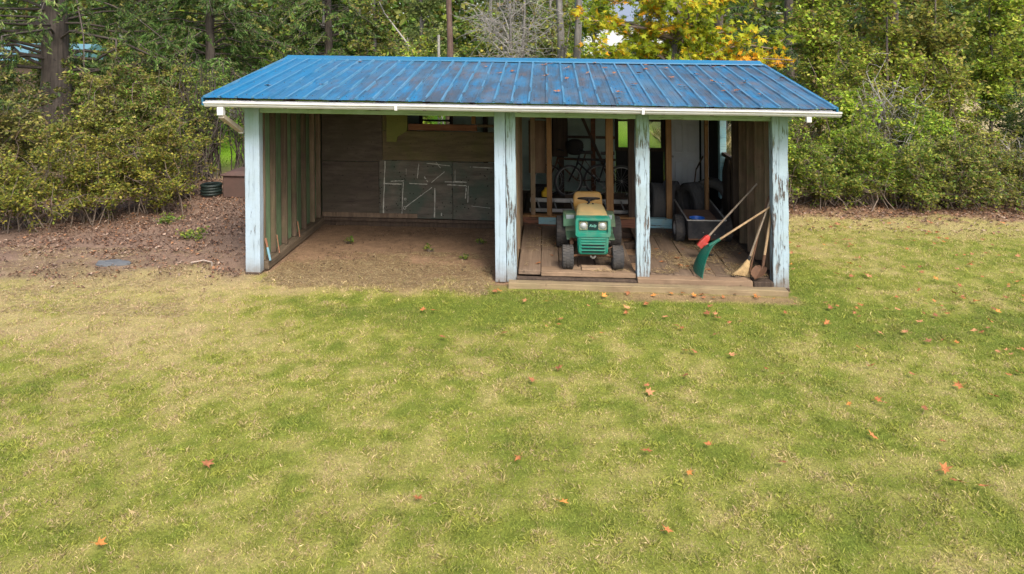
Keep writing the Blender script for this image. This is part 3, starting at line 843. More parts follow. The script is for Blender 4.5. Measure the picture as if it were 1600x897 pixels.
# ---- floor of the right-hand bays
FLOOR = MB()
for yy in (.3, 1.0, 1.7, 2.3): FLOOR.box(-.38, yy, -.02, 2.92, yy+.1, .075)
FLOOR = FLOOR.build("plank_floor", MSTUD_DK, SHED, world=True)
for (X0, X1, Y0) in ((-.39, 1.17, .30), (1.365, 2.93, .13)):
    xa = X0; i = 0
    ws = [.30, .26, .28, .25, .27, .24, .3]
    while xa < X1-.06:
        w = min(ws[i % 7]*random.uniform(.9, 1.1), X1-xa)
        if X1-xa-w < .08: w = X1-xa
        y0 = Y0+random.uniform(-.01, .01)
        if X0 < 0 and i == 0: y0 = .10
        m = MB(); rings = []
        for k in range(9):
            yy = y0+(2.41-y0)*k/8; zt = .132+random.uniform(-.004, .004)-.006*(i % 2); e = random.uniform(-.003, .003)
            rings.append([(xa+.004+e, yy, .078), (xa+w-.004+e, yy, .078), (xa+w-.004+e, yy, zt+random.uniform(-.003, .003)), (xa+.004+e, yy, zt)])
        m.loft(rings).build("plank", MPLANK_Y, FLOOR, world=True, bevel=.005)
        xa += w; i += 1
# boards that run across the front of the floor
def xboard(name, mat, x0, x1, y0, y1, z0, z1, parent, n=16, amp=.004):
    m = MB(); rings = []
    for k in range(n+1):
        xx = x0+(x1-x0)*k/n; e = lambda: random.uniform(-amp, amp)
        rings.append([(xx, y0+e(), z0), (xx, y1+e(), z0), (xx, y1+e(), z1+e()), (xx, y0+e(), z1+e())])
    return m.loft(rings).build(name, mat, parent, world=True, bevel=.006)
xboard("front_plank", MPLANK_X, -.08, 1.17, .05, .29, .08, .138, FLOOR)
xboard("front_plank", MPLANK_X, 1.18, 2.66, -.05, .11, .03, .118, FLOOR)
xboard("front_plank", MSTUD_DK, 2.67, 2.925, -.06, .12, .0, .115, FLOOR)
xboard("rim_joist", MSTUD_DK, -.40, 2.66, -.035, .045, -.03, .075, FLOOR) if False else xboard("rim_joist", MSTUD_DK, -.40, 1.175, -.035, .045, -.03, .078, FLOOR)
STEP = xboard("step_timber", MTIMBER_X, -.50, 3.05, -.235, -.10, -.03, .072, None, 26, .005)
tag(STEP, "long weathered timber lying as a step along the plank floor", "timber")
LP_ = wbox("loose_board", MPLANK_X, None, .46, .14, .139, .86, .30, .165, .005, .004)
tag(LP_, "short loose board lying on planks between tractor's front wheels", "board")

# ---- rear wall of the back room, with two windows
REAR = wbox("rear_wall", MSTUD_DK, SHED, -3.98, 5.10, .0, 3.08, 5.2, .12, .004)
def rear(mat, x0, z0, x1, z1, name="wall_board"):
    return wbox(name, mat, REAR, x0, 5.17, z0, x1, 5.19, z1, .002)
rear(MSAGE, -3.98, .13, -2.60, 2.44); rear(MSAGE, -2.595, .13, -1.96, 1.42); rear(MSAGE, -2.595, 1.75, -1.96, 2.44)
rear(MSAGE, -1.955, .13, -.6, 2.44); rear(MSAGE, -.595, .13, .30, 2.44); rear(MSAGE, .305, .13, 1.40, 2.44)
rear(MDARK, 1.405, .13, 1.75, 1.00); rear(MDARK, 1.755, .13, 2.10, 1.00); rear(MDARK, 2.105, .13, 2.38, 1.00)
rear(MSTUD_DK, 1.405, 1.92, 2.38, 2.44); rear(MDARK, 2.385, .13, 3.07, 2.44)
def rear_window(x0, z0, x1, z1, bars):
    w = MB()
    for a in ((x0-.07, z0-.07, x1+.07, z0), (x0-.07, z1, x1+.07, z1+.07), (x0-.07, z0, x0, z1), (x1, z0, x1+.07, z1)):
        w.box(a[0], 5.135, a[1], a[2], 5.168, a[3])
    w.build("window_frame", MSTUD_DK, REAR, world=True)
    for (zz) in bars: wbox("window_bar", MSTUD_DK, REAR, x0, 5.14, zz-.02, x1, 5.165, zz+.02, .003)
rear_window(1.46, 1.05, 2.32, 1.88, (1.60,)); rear_window(-2.56, 1.45, -2.0, 1.72, (1.53,))
for (xx, w, mt) in ((-3.2, .09, MSTUD_DK), (-1.3, .09, MSTUD_DK), (.25, .1, MSTUD_DK), (.90, .09, MREDBEAM), (2.42, .05, MSTUD_DK)):
    wbox("stud", mt, REAR, xx, 5.08, .12, xx+w, 5.165, 2.42, .004)
wbox("rail", MSTUD_DK, REAR, .36, 5.10, 1.22, .89, 5.16, 1.27, .003); wbox("rail", MSTUD_DK, REAR, 1.0, 5.10, 1.22, 1.40, 5.16, 1.27, .003); wbox("rail", MSTUD_DK, REAR, .36, 5.10, .78, 1.40, 5.06, .82, .003)
MB().beam((.66, 5.04, 1.80), (1.22, 5.04, .52), .05, .06).build("brace", MSTUD_DK, REAR, world=True)
MB().beam((.62, 5.04, 1.86), (.66, 5.04, 1.80), .05, .06).build("brace", MSTUD_DK, REAR, world=True)
# back room floor
wbox("back_room_floor", MBOARD_BR, SHED, -.4, 2.55, -.02, 3.05, 5.1, .10, .002)
wbox("back_room_floor", MBOARD_BR, SHED, -3.95, 2.72, -.02, -.42, 5.1, .10, .002)
t = NT("window_pane")
tr = t.n("ShaderNodeBsdfTransparent"); tr.inputs[0].default_value = (.82,.86,.80,1)
gl = t.n("ShaderNodeBsdfGlossy"); gl.inputs["Roughness"].default_value = .08
mx = t.n("ShaderNodeMixShader"); mx.inputs[0].default_value = .10
t.l(tr.outputs[0], mx.inputs[1]); t.l(gl.outputs[0], mx.inputs[2]); t.l(mx.outputs[0], t.out.inputs[0])
MPANE = t.m
for (x0, z0, x1, z1) in ((1.46, 1.05, 2.32, 1.578), (1.46, 1.622, 2.32, 1.88), (-2.56, 1.45, -2.0, 1.508), (-2.56, 1.552, -2.0, 1.72)):
    wbox("pane", MPANE, REAR, x0, 5.150, z0, x1, 5.154, z1, 0)

# ================================================================== tractor
def wheel(parent, name, c, R, w, rim, mat_rim, lugs, side=1):
    """tyre with raised lugs, rim as sub-part; axle along X; mesh centred on the wheel"""
    h = w/2
    prof = [(rim, -h*.80), (R*.80, -h*1.0), (R*.93, -h*.92), (R*.965, -h*.6), (R*.975, 0), (R*.965, h*.6), (R*.93, h*.92), (R*.80, h*1.0), (rim, h*.80), (rim*.92, h*.5), (rim*.92, -h*.5)]
    m = MB().lathe(prof, (0,0,0), 'X', 28, True)
    for i in range(lugs):
        a = 2*math.pi*i/lugs
        for (xo, da) in ((-h*.62, 0), (0, .5), (h*.62, 0)):
            b = a+da*2*math.pi/lugs
            ca, sa = math.cos(b), math.sin(b)
            p0 = Vector((xo, ca*R*.962, sa*R*.962)); p1 = Vector((xo, ca*R, sa*R))
            m.beam(p0, p1, 2*math.pi*R/lugs*.62, w*.24, up=(1, 0, 0))
    o = m.build(name, MTREAD, parent); o.location = c
    q = MB().lathe([(0, h*.30), (rim*.3, h*.34), (rim*.35, h*.22), (rim*.8, h*.16), (rim*.93, h*.55), (rim*1.04, h*.82), (rim*1.0, h*.84), (rim*.88, h*.6), (rim*.88, -h*.8), (rim*1.02, -h*.82)], (0,0,0), 'X', 20)
    if side < 0: q.v = [(-a, b, c2) for a, b, c2 in q.v]
    r = q.build("rim", mat_rim, o, smooth=False)
    return o
TR = empty("garden_tractor", W(.615, .25, .134))
tag(TR, "small green riding garden tractor with tan seat parked on planks", "tractor")
wheel(TR, "front_wheel", (-.335, 0, .156), .156, .155, .075, MALU, 22, -1)
wheel(TR, "front_wheel", (.335, 0, .156), .156, .155, .075, MALU, 22, 1)
wheel(TR, "rear_wheel", (-.385, 1.04, .225), .225, .19, .11, MALU, 24, -1)
wheel(TR, "rear_wheel", (.385, 1.04, .225), .225, .19, .11, MALU, 24, 1)
MB().box(-.17, -.02, .19, .17, 1.15, .27).box(-.12, .85, .12, .12, 1.15, .30).build("chassis", MBLACKMETAL, TR, bevel=.01)
m = MB().tube([(-.29, 0, .16), (-.16, 0, .19), (.16, 0, .19), (.29, 0, .16)], .018, 8)
m.tube([(-.27, .07, .15), (.27, .07, .15)], .008, 6).tube([(-.27, .07, .15), (-.27, 0, .16)], .012, 6).tube([(.27, .07, .15), (.27, 0, .16)], .012, 6)
m.tube([(.12, -.05, .25), (.25, -.03, .30), (.30, .1, .28)], .007, 6).tube([(-.12, 0, .24), (-.24, .06, .2)], .007, 6)
m.build("front_axle", MRUST, TR)
# engine block behind the grille
MB().box(-.15, .06, .27, .15, .42, .52).tube([(.16, .2, .30), (.24, .2, .30), (.24, .34, .28)], .022, 8).build("engine", MBLACKMETAL, TR, bevel=.02)
# headlight bezel: rounded frame with deep recess
def frame(y0, y1, zo, wo, ho, wi, hi, zi, ro, ri, mat, name, parent, taper=0):
    o_ = rrect(wo, ho, ro); i_ = rrect(wi, hi, ri)
    f = lambda pts, y, zc, k=1: [(px*k, y, zc+pz) for px, pz in pts]
    R_ = [f(o_, y1, zo, 1-taper), f(o_, y0+.012, zo), [(px*.985, y0, zo+pz*.97) for px, pz in o_], [(px*1.04, y0, zi+pz*1.06) for px, pz in i_], f(i_, y0+.014, zi), f(i_, y0+.055, zi)]
    return MB().loft(R_, cap=False).build(name, mat, parent, smooth=False)
BZ = frame(-.10, .06, .575, .475, .255, .385, .165, .585, .035, .02, MTEAL, "headlight_bezel", TR)
bk = rrect(.39, .17, .02)
MB().loft([[(px, -.052, .585+pz) for px, pz in bk], [(px, -.040, .585+pz) for px, pz in bk]]).build("bezel_back", MTEAL, BZ)
for sx in (-1, 1):
    HL = MB().loft([[(sx*.128+px, yy, .592+pz) for px, pz in rrect(.118, .118, .02)] for yy in (-.066, -.053)]).build("headlight", MCHROME, TR, bevel=.004)
    MB().lathe([(0, -.020), (.022, -.017), (.040, -.006), (.046, 0), (.049, .006)], (sx*.128, -.066, .592), 'Y', 20).build("lens", MGLASSLAMP, HL, smooth=True)
BG = MB().loft([[(px, yy, .592+pz) for px, pz in rrect(.13, .115, .01)] for yy in (-.064, -.053)]).build("badge", MBADGE, TR, bevel=.002)
fc = bpy.data.curves.new("badge_word", 'FONT'); fc.body = "Rally"; fc.size = .050; fc.align_x = 'CENTER'; fc.extrude = .001; fc.shear = .35
fo = bpy.data.objects.new("tmp_word", fc); COL.objects.link(fo)
dg = bpy.context.evaluated_depsgraph_get()
me = bpy.data.meshes.new_from_object(fo.evaluated_get(dg))
bpy.data.objects.remove(fo)
me.materials.clear(); me.materials.append(MBADGETXT)
wo = bpy.data.objects.new("badge_word", me); COL.objects.link(wo); wo.parent = BG
wo.location = (-.004, -.0665, .578); wo.rotation_euler = (math.radians(90), 0, 0)
# lower grille shell with louvres
sh = []
for (zz, w_, y_) in ((.455, .43, -.075), (.43, .425, -.085), (.24, .40, -.085), (.215, .385, -.075), (.205, .35, -.05)):
    sh.append([(-w_/2, .03, zz), (-w_/2, y_+.02, zz), (-w_/2+.02, y_, zz), (w_/2-.02, y_, zz), (w_/2, y_+.02, zz), (w_/2, .03, zz)])
GR = MB().loft(sh).build("grille", MTEAL, TR, bevel=.004)
for i, zz in enumerate((.425, .39, .355, .315, .27)):
    MB().box(-.165, -.098, zz-.007, .165, -.086, zz+.007).build("louvre", MTEAL, GR, bevel=.003)
for zz in (.335, .293, .25):
    MB().box(-.15, -.0885, zz-.011, .15, -.0862, zz+.010).build("slot", MBADGE, GR)
for sx in (-1, 1): MB().box(sx*.178-.006, -.097, .245, sx*.178+.006, -.086, .435).build("grille_rim", MTEAL, GR, bevel=.003)
MB().beam((-.035, -.07, .19), (0, -.09, .165), .012, .02).beam((.035, -.07, .19), (0, -.09, .165), .012, .02).build("hitch", MSTEEL, TR)
# hood: rises and narrows towards the dash
def hood_sec(y, w, zb, zt, r=.05):
    return [(-w/2, y, zb), (-w/2, y, zt-r), (-w/2+r*.3, y, zt-r*.3), (-w/2+r, y, zt), (0, y, zt+.008), (w/2-r, y, zt), (w/2-r*.3, y, zt-r*.3), (w/2, y, zt-r), (w/2, y, zb)]
MB().loft([hood_sec(.061, .455, .46, .690), hood_sec(.25, .44, .47, .712), hood_sec(.45, .41, .48, .735), hood_sec(.56, .385, .48, .745), hood_sec(.60, .36, .48, .73)]).build("hood", MHOOD, TR, smooth=False, bevel=.006)
MB().loft([hood_sec(.601, .33, .28, .70), hood_sec(.70, .31, .28, .72), hood_sec(.74, .28, .28, .67)]).build("dash", MTEAL_DK, TR, bevel=.006)
for sx in (-.035, .035): MB().lathe([(0, .012), (.014, .012), (.014, 0)], (sx, .52, .752), 'Z', 10).build("hood_knob", MBLACKMETAL, TR)
SWH = MB().ring((0, 0, 0), .155, .011, 'Z', 28, 8)
for a in (90, 210, 330):
    a = math.radians(a); SWH.tube([(0, 0, -.03), (.15*math.cos(a), .15*math.sin(a), 0)], [.016, .008], 6)
SWH.lathe([(0, .0), (.035, -.005), (.04, -.04)], (0,0,0), 'Z', 12)
SWH = SWH.build("steering_wheel", MBLACKMETAL, TR, smooth=True); SWH.location = (-.01, .72, .785); SWH.rotation_euler = (math.radians(-16), 0, 0)
MB().tube([(0, .0, -.03), (0, 0, -.2)], .016, 8).build("steering_column", MBLACKMETAL, SWH)
MB().tube([(.20, .68, .45), (.235, .70, .62), (.24, .72, .66)], [.007, .007, .012], 6).build("gear_lever", MBLACKMETAL, TR)
MB().tube([(-.19, .30, .30), (-.26, .30, .31), (-.28, .22, .33), (-.28, .05, .33)], [.02, .02, .026, .026], 8).build("exhaust", MRUST, TR)
MB().tube([(.16, .55, .50), (.22, .45, .42), (.20, .30, .36)], .006, 6).tube([(-.16, .55, .5), (-.21, .48, .40), (-.17, .35, .33)], .006, 6).build("cable", MBLACKMETAL, TR)
# fenders and running boards
for sx in (-1, 1):
    secs = []
    for a in np.linspace(150, 20, 8):
        ar = math.radians(a); yy = 1.02-math.cos(ar)*.30*-1; zz = .24+math.sin(ar)*.30
        secs.append([(sx*.18, yy, zz), (sx*.375, yy, zz-.012), (sx*.38, yy, zz-.03), (sx*.18, yy, zz-.02)])
    FD = MB().loft(secs).build("fender", MTEAL_DK, TR, bevel=.004)
    MB().box(min(sx*.18, sx*.34), .40, .27, max(sx*.18, sx*.34), .80, .29).build("running_board", MTEAL_DK, TR, bevel=.005)
    MB().loft([[(sx*.20, .80, .22), (sx*.345, .80, .22), (sx*.345, .86, .53), (sx*.20, .86, .53)], [(sx*.20, .82, .22), (sx*.345, .82, .22), (sx*.345, .88, .53), (sx*.20, .88, .53)]]).build("fender_front", MTEAL_DK, TR, bevel=.004)
    MB().box(min(sx*.215, sx*.335), .826, .44, max(sx*.215, sx*.335), .842, .515).build("fender_plate", MPALE, TR, bevel=.002)
MB().box(-.20, .80, .30, .20, 1.25, .47).build("seat_deck", MTEAL_DK, TR, bevel=.02, segs=2)
# seat: one padded shell, pan curving into a low back
def seat_sec(y, zc, w, th, tilt):
    pts = []
    for px, pz in rrect(w, th, th*.45, 3):
        pts.append((px, y+pz*math.sin(tilt), zc+pz*math.cos(tilt)+.05*(abs(px)/(w/2))**3))
    return pts
MB().loft([seat_sec(.86, .50, .34, .05, .0), seat_sec(.90, .515, .40, .08, 0), seat_sec(1.02, .505, .42, .085, 0), seat_sec(1.12, .51, .43, .09, -.3), seat_sec(1.18, .55, .44, .09, -.9), seat_sec(1.215, .63, .44, .085, -1.25), seat_sec(1.235, .695, .42, .08, -1.3), seat_sec(1.245, .74, .34, .06, -1.35)]).build("seat", MSEAT, TR, smooth=True, subsurf=1)
m = MB()
for i in range(14):
    a = random.uniform(-.2, .2); x0 = random.uniform(.02, .34)
    m.tube([(x0, -.10, .01), (x0+a*.5, -.13+random.uniform(-.05, .05), random.uniform(.01, .08)), (x0+a, -.12+random.uniform(-.08, .08), .008)], .0025, 4)
o = m.build("tractor_hay", plain("hay", (.34,.25,.12), .9), None); o.location = W(.615, .25, .134); o["kind"] = "stuff"; tag(o, "tuft of hay caught under the front of the tractor", "hay")

# ================================================================== trailer cart
MCARTFLOOR = plain("cart_floor", (.24,.145,.095), .8, var=.35, scale=8, dirt=(.12,.085,.06), dirt_amt=.6)
CT = empty("dump_cart", W(2.39, 1.42, .135))
tag(CT, "small black two-wheeled dump cart with open tray beside tyres", "cart")
def plate(name, q, th, mat, parent):
    a = [Vector(p) for p in q]; nrm = (a[1]-a[0]).cross(a[3]-a[0]).normalized()*th
    return MB().loft([a, [p+nrm for p in a]]).build(name, mat, parent, bevel=.003)
plate("tray_floor", [(-.262, 0, .295), (.262, 0, .295), (.262, 1.0, .305), (-.262, 1.0, .305)], .012, MCARTFLOOR, CT)
FP = plate("front_panel", [(-.27, -.012, .12), (.27, -.012, .12), (.275, -.03, .395), (-.275, -.03, .395)], .014, MBLACKPLY, CT)
plate("side_panel", [(-.27, 0, .13), (-.272, 1.0, .13), (-.285, 1.02, .47), (-.282, -.02, .40)], .012, MBLACKPLY, CT)
plate("side_panel", [(.27, 1.0, .13), (.27, 0, .13), (.282, -.02, .40), (.285, 1.02, .47)], .012, MBLACKPLY, CT)
MB().beam((-.285, -.032, .402), (-.288, 1.02, .474), .022, .014).beam((.285, -.032, .402), (.288, 1.02, .474), .022, .014).beam((-.29, -.032, .402), (.29, -.032, .402), .022, .014).build("tray_rim", MALU, CT)
MB().beam((-.27, -.02, .115), (.27, -.02, .115), .02, .02).build("lower_rim", MRUST, CT)
m = MB()
for (sx, sz) in ((-.15, .3), (.02, .33), (.05, .29), (-.05, .22), (.17, .31), (.12, .19)):
    m.lathe([(0, -.006), (.007, -.004), (.01, 0)], (sx, -.032, sz), 'Y', 8)
o = m.build("rivet", MSTEEL, CT); o["kind"] = "stuff"
wheel(CT, "wheel", (-.355, .30, .20), .20, .15, .10, MALU, 26, -1); wheel(CT, "wheel", (.355, .30, .20), .20, .15, .10, MALU, 26, 1)
MB().tube([(-.34, .30, .19), (.34, .30, .19)], .014, 8).build("axle", MRUST, CT)
BD = MB().lathe([(0, .006), (.095, .006), (.12, .05), (.128, .05), (.105, 0), (0, 0)], (0,0,0), 'Z', 26).build("blue_dish", MBLUEPL, None, smooth=False)
BD.location = W(2.31, 1.68, .449); BD.scale = (.95, .95, 1.1)
tag(BD, "round bright blue plastic dish lying in the black cart", "dish")

# ================================================================== garden tools
def along(a, b, u): return tuple(Vector(a)+(Vector(b)-Vector(a))*u)
# green poly leaf rake, head resting on its tine edge
RK = empty("leaf_rake", W(1.98, .2, .134))
tag(RK, "leaf rake with curved green plastic head, handle leaning on side wall", "rake")
J = (2.24, .20, .545); TIP = (2.955, .12, 1.06)
MB().tube([along(J, TIP, -.04), J, along(J, TIP, .5), TIP], [.016, .0145, .0135, .013], 8).build("handle", MHANDLE, RK, world=True)
rows = []; NJ, NK = 9, 24
for j in range(NJ):
    u = j/(NJ-1)
    cx_ = 2.24-.30*u**.9+.04*u*u; cz_ = .545-.345*u**1.15-.06*u**4; hw = .03+.235*u**.8
    r_ = []
    for k in range(NK):
        s_ = k/(NK-1)*2-1
        r_.append((cx_-.045*(1-s_*s_)*u+.03*u*u, .20+hw*s_*1.02, cz_+(0.012 if k % 2 else 0)*u))
    rows.append(r_)
m = MB()
for r_ in rows: m.v += r_
for j in range(NJ-1):
    for k in range(NK-1): m.f.append((j*NK+k, j*NK+k+1, (j+1)*NK+k+1, (j+1)*NK+k))
HD = m.build("rake_head", MGREENPL, RK, world=True); s_ = HD.modifiers.new("thick", 'SOLIDIFY'); s_.thickness = .007; s_.offset = 0
MB().tube([along(J, TIP, .09), J, along(J, TIP, -.10)], [.019, .022, .03], 10).build("socket", MGREENPL, RK, world=True)
# red headed tool
RT = empty("red_edger", W(2.30, .9, .134))
tag(RT, "long handled tool with red plastic head leaning before the cart", "garden tool")
H = (2.205, .70, .42); TP = (2.96, .76, 1.225)
MB().tube([H, along(H, TP, .5), TP], [.0145, .0135, .013], 8).build("handle", MHANDLE_GR, RT, world=True)
MB().loft([[(along(H, TP, u)[0]+px, along(H, TP, u)[1]+pz*.8, along(H, TP, u)[2]-px*.9) for px, pz in rrect(w_, w_*1.3, w_*.25, 3)] for u, w_ in ((-.10, .060), (-.03, .068), (.05, .062), (.09, .032))]).build("red_head", MREDPL, RT, world=True, bevel=.006)
wbox("red_clip", MREDPL, RT, 2.17, .66, .36, 2.26, .73, .40, .008)
m = MB().tube([along(H, TP, -.08), (2.24, .80, .27), (2.32, .90, .16)], [.024, .02, .016], 8)
for dx in (-.05, 0, .05): m.tube([(2.32, .9, .17), (2.34+dx, .92+dx*.4, .155), (2.37+dx, .93+dx*.4, .14)], [.012, .010, .006], 6)
m.build("dark_tines", MBLACKMETAL, RT, world=True)
# corn broom
BR = empty("corn_broom", W(2.57, .12, .134))
tag(BR, "worn straw broom standing with bristles splayed on the planks", "broom")
B0 = (2.665, .15, .345); B1 = (2.95, .14, 1.14)
MB().tube([B0, along(B0, B1, .5), B1], [.013, .0125, .012], 8).build("handle", MHANDLE_GR, BR, world=True)
m = MB(); rings = []
for (u, w_, d_, sx) in ((0, .035, .03, 0), (.2, .075, .05, -.02), (.45, .11, .06, -.045), (.75, .17, .05, -.075), (1, .235, .03, -.105)):
    c_ = Vector((2.665+sx, .15-.03*u, .345-.205*u))
    rings.append([tuple(c_+Vector((px*.93, pz, -px*.18))) for px, pz in rrect(w_, d_, d_*.4, 4)])
m.loft(rings)
HB = m.build("bristles", MSTRAWBROOM, BR, world=True)
m = MB()
for i in range(70):
    s_ = random.uniform(-1, 1); y_ = random.uniform(-.02, .02)
    m.tube([(2.66+s_*.02, .15+y_, .33), (2.615+s_*.06, .135+y_*1.4, .235), (2.56+s_*.12+random.uniform(-.02, .02), .12+y_*2, .14+random.uniform(-.004, .03)+max(0, s_)*0)], .0028, 4, False)
o = m.build("bristle_ends", MSTRAWBROOM, BR, world=True); o["kind"] = "stuff"
MB().tube([along(B0, B1, -.02), along(B0, B1, .06)], .021, 10).build("binding", MBLACKMETAL, BR, world=True)
# bare stick
st_ = MB().tube([(2.63, .18, .14), (2.80, .25, .62), (2.955, .30, 1.06)], [.016, .0145, .0135], 8).build("wooden_stick", MHANDLE, None, world=True)
tag(st_, "plain wooden pole leaning between the broom and the shovel", "pole")
hd = MB().tube([(2.70, .05, .15), (2.66, .09, .20), (2.80, .16, .7), (2.95, .2, 1.18)], [.010, .012, .012, .011], 8)
hd.build("thin_rod", MRUST, None, world=True); tag(bpy.context.scene.objects["thin_rod"], "thin rusty rod leaning behind the broom by the corner post", "rod")
# shovel
SV = empty("shovel", W(2.72, 0, .134))
tag(SV, "old long-handled shovel with rusty blade leaning by the corner post", "shovel")
S0 = (2.83, .06, .36); S1 = (2.952, .11, .98)
MB().tube([S0, along(S0, S1, .5), S1], [.0175, .017, .016], 8).build("handle", MHANDLE, SV, world=True)
MB().tube([along(S0, S1, .12), S0, (2.815, .04, .29), (2.79, .02, .25)], [.02, .021, .017, .014], 8).build("socket", MRUST, SV, world=True)
m = MB(); rows = []
for (u, w_) in ((0, .05), (.08, .16), (.3, .19), (.6, .19), (.82, .15), (.95, .08), (1, .02)):
    c_ = Vector((2.80-.12*u, .03-.09*u, .27-.13*u))
    for k in range(5):
        s_ = k/4*2-1
        m.v.append(tuple(c_+Vector((w_/2*s_*.75, -w_/2*s_*.55, .018*s_*s_+.015*abs(s_)))))
for j in range(6):
    for k in range(4): m.f.append((j*5+k, j*5+k+1, (j+1)*5+k+1, (j+1)*5+k))
o = m.build("blade", MRUST, SV, world=True); s_ = o.modifiers.new("thick", 'SOLIDIFY'); s_.thickness = .004

# ================================================================== back room things
def tyre(loc, R, w, rin, rz, tilt, label):
    h = w/2
    prof = [(rin, -h*.72), (R*.72, -h*1.0), (R*.88, -h*.98), (R*.965, -h*.78), (R, -h*.5), (R, h*.5), (R*.965, h*.78), (R*.88, h*.98), (R*.72, h*1.0), (rin, h*.72), (rin*.98, h*.6), (R*.66, h*.82), (R*.9, h*.6), (R*.9, -h*.6), (R*.66, -h*.82), (rin*.98, -h*.6)]
    m = MB().lathe(prof, (0,0,0), 'X', 40, True)
    o = m.build("old_tyre", MRUBBER, None, smooth=False)
    for g in (-.3, 0, .3):       # tread grooves show as raised ribs between them
        pass
    rb = MB()
    for g in (-.36, -.12, .12, .36): rb.lathe([(R*.998, (g-.085)*w), (R*1.012, (g-.075)*w), (R*1.012, (g+.075)*w), (R*.998, (g+.085)*w)], (0,0,0), 'X', 40)
    rb.build("tread", MRUBBER, o)
    o.rotation_euler = Euler((0, tilt, rz)); o.location = W(*loc)
    tag(o, label, "tyre")
    return o
tyre((1.87, 2.86, .45), .335, .25, .20, math.radians(4), .05, "bald black tyre standing behind the cracked post, tread facing out")
tyre((2.14, 2.98, .455), .345, .24, .20, math.radians(-24), -.05, "dark tyre standing behind the stud just left of the cart")
tyre((2.52, 3.02, .44), .335, .25, .20, math.radians(20), -.04, "tyre standing between two studs above the cart's tray")
tyre((2.86, 3.10, .47), .37, .23, .22, math.radians(62), .05, "largest tyre, turned to show its hollow side, right of the cart")
# panel door
DR = empty("panel_door", W(2.75, 4.9, .10))
tag(DR, "white panelled interior door leaning against the back room wall", "door")
MB().box(2.46, 4.936, .12, 3.04, 4.965, 2.05).build("door_leaf", MDOOR, DR, world=True, bevel=.004)
for (a, b) in ((2.46, 2.525), (2.715, 2.785), (2.975, 3.04)): MB().box(a, 4.898, .12, b, 4.935, 2.05).build("stile", MDOOR, DR, world=True, bevel=.003)
for (a, b) in ((2.526, 2.714), (2.786, 2.974)):
    for (z0, z1) in ((.12, .30), (.86, 1.00), (1.58, 1.66), (1.96, 2.05)): MB().box(a, 4.899, z0, b, 4.935, z1).build("rail", MDOOR, DR, world=True, bevel=.003)
    for (z0, z1) in ((.30, .86), (1.00, 1.58), (1.66, 1.96)): MB().box(a+.028, 4.902, z0+.028, b-.028, 4.9355, z1-.028).build("panel_field", MDOOR, DR, world=True, bevel=.012)
MB().lathe([(0, -.055), (.022, -.05), (.026, -.03), (.012, -.02), (.012, 0)], (2.50, 4.898, .93), 'Y', 12).build("door_knob", MSTEEL, DR, world=True)
o = wbox("white_board", MDOOR, None, 3.0, 4.2, .11, 3.07, 4.55, 1.75, .004); tag(o, "narrow white board upright beside the white panel door", "board")
o = MB().beam((2.70, 3.6, .9), (2.86, 3.75, 1.12), .02, .02).beam((2.58, 3.5, .12), (2.70, 3.6, .9), .02, .02).build("dark_stick", MSTUD_DK, None, world=True); tag(o, "dark stick leaning before the white panel door", "stick")
o = MB().loft([[(3.00, 2.62, .11), (3.07, 2.62, .11), (3.07, 3.02, .11), (3.00, 3.02, .11)], [(3.02, 2.62, 1.0), (3.07, 2.62, 1.0), (3.07, 3.0, 1.0), (3.02, 3.0, 1.0)], [(3.05, 2.70, 1.24), (3.075, 2.70, 1.24), (3.075, 2.9, 1.24), (3.05, 2.9, 1.24)]]).build("brown_sheet", MSTUD_DK, None, world=True, bevel=.01); tag(o, "dark brown sheet leaning in the side opening behind the tyres", "sheet")
# hanging dark cabinet
CB = wbox("dark_cabinet", MDARK, None, .11, 4.72, .90, .42, 5.07, 1.98, .006); tag(CB, "dark brown cabinet hung on the green back room wall", "cabinet")
wbox("cabinet_door", MSTUD_DK, CB, .125, 4.70, .92, .405, 4.718, 1.96, .004)
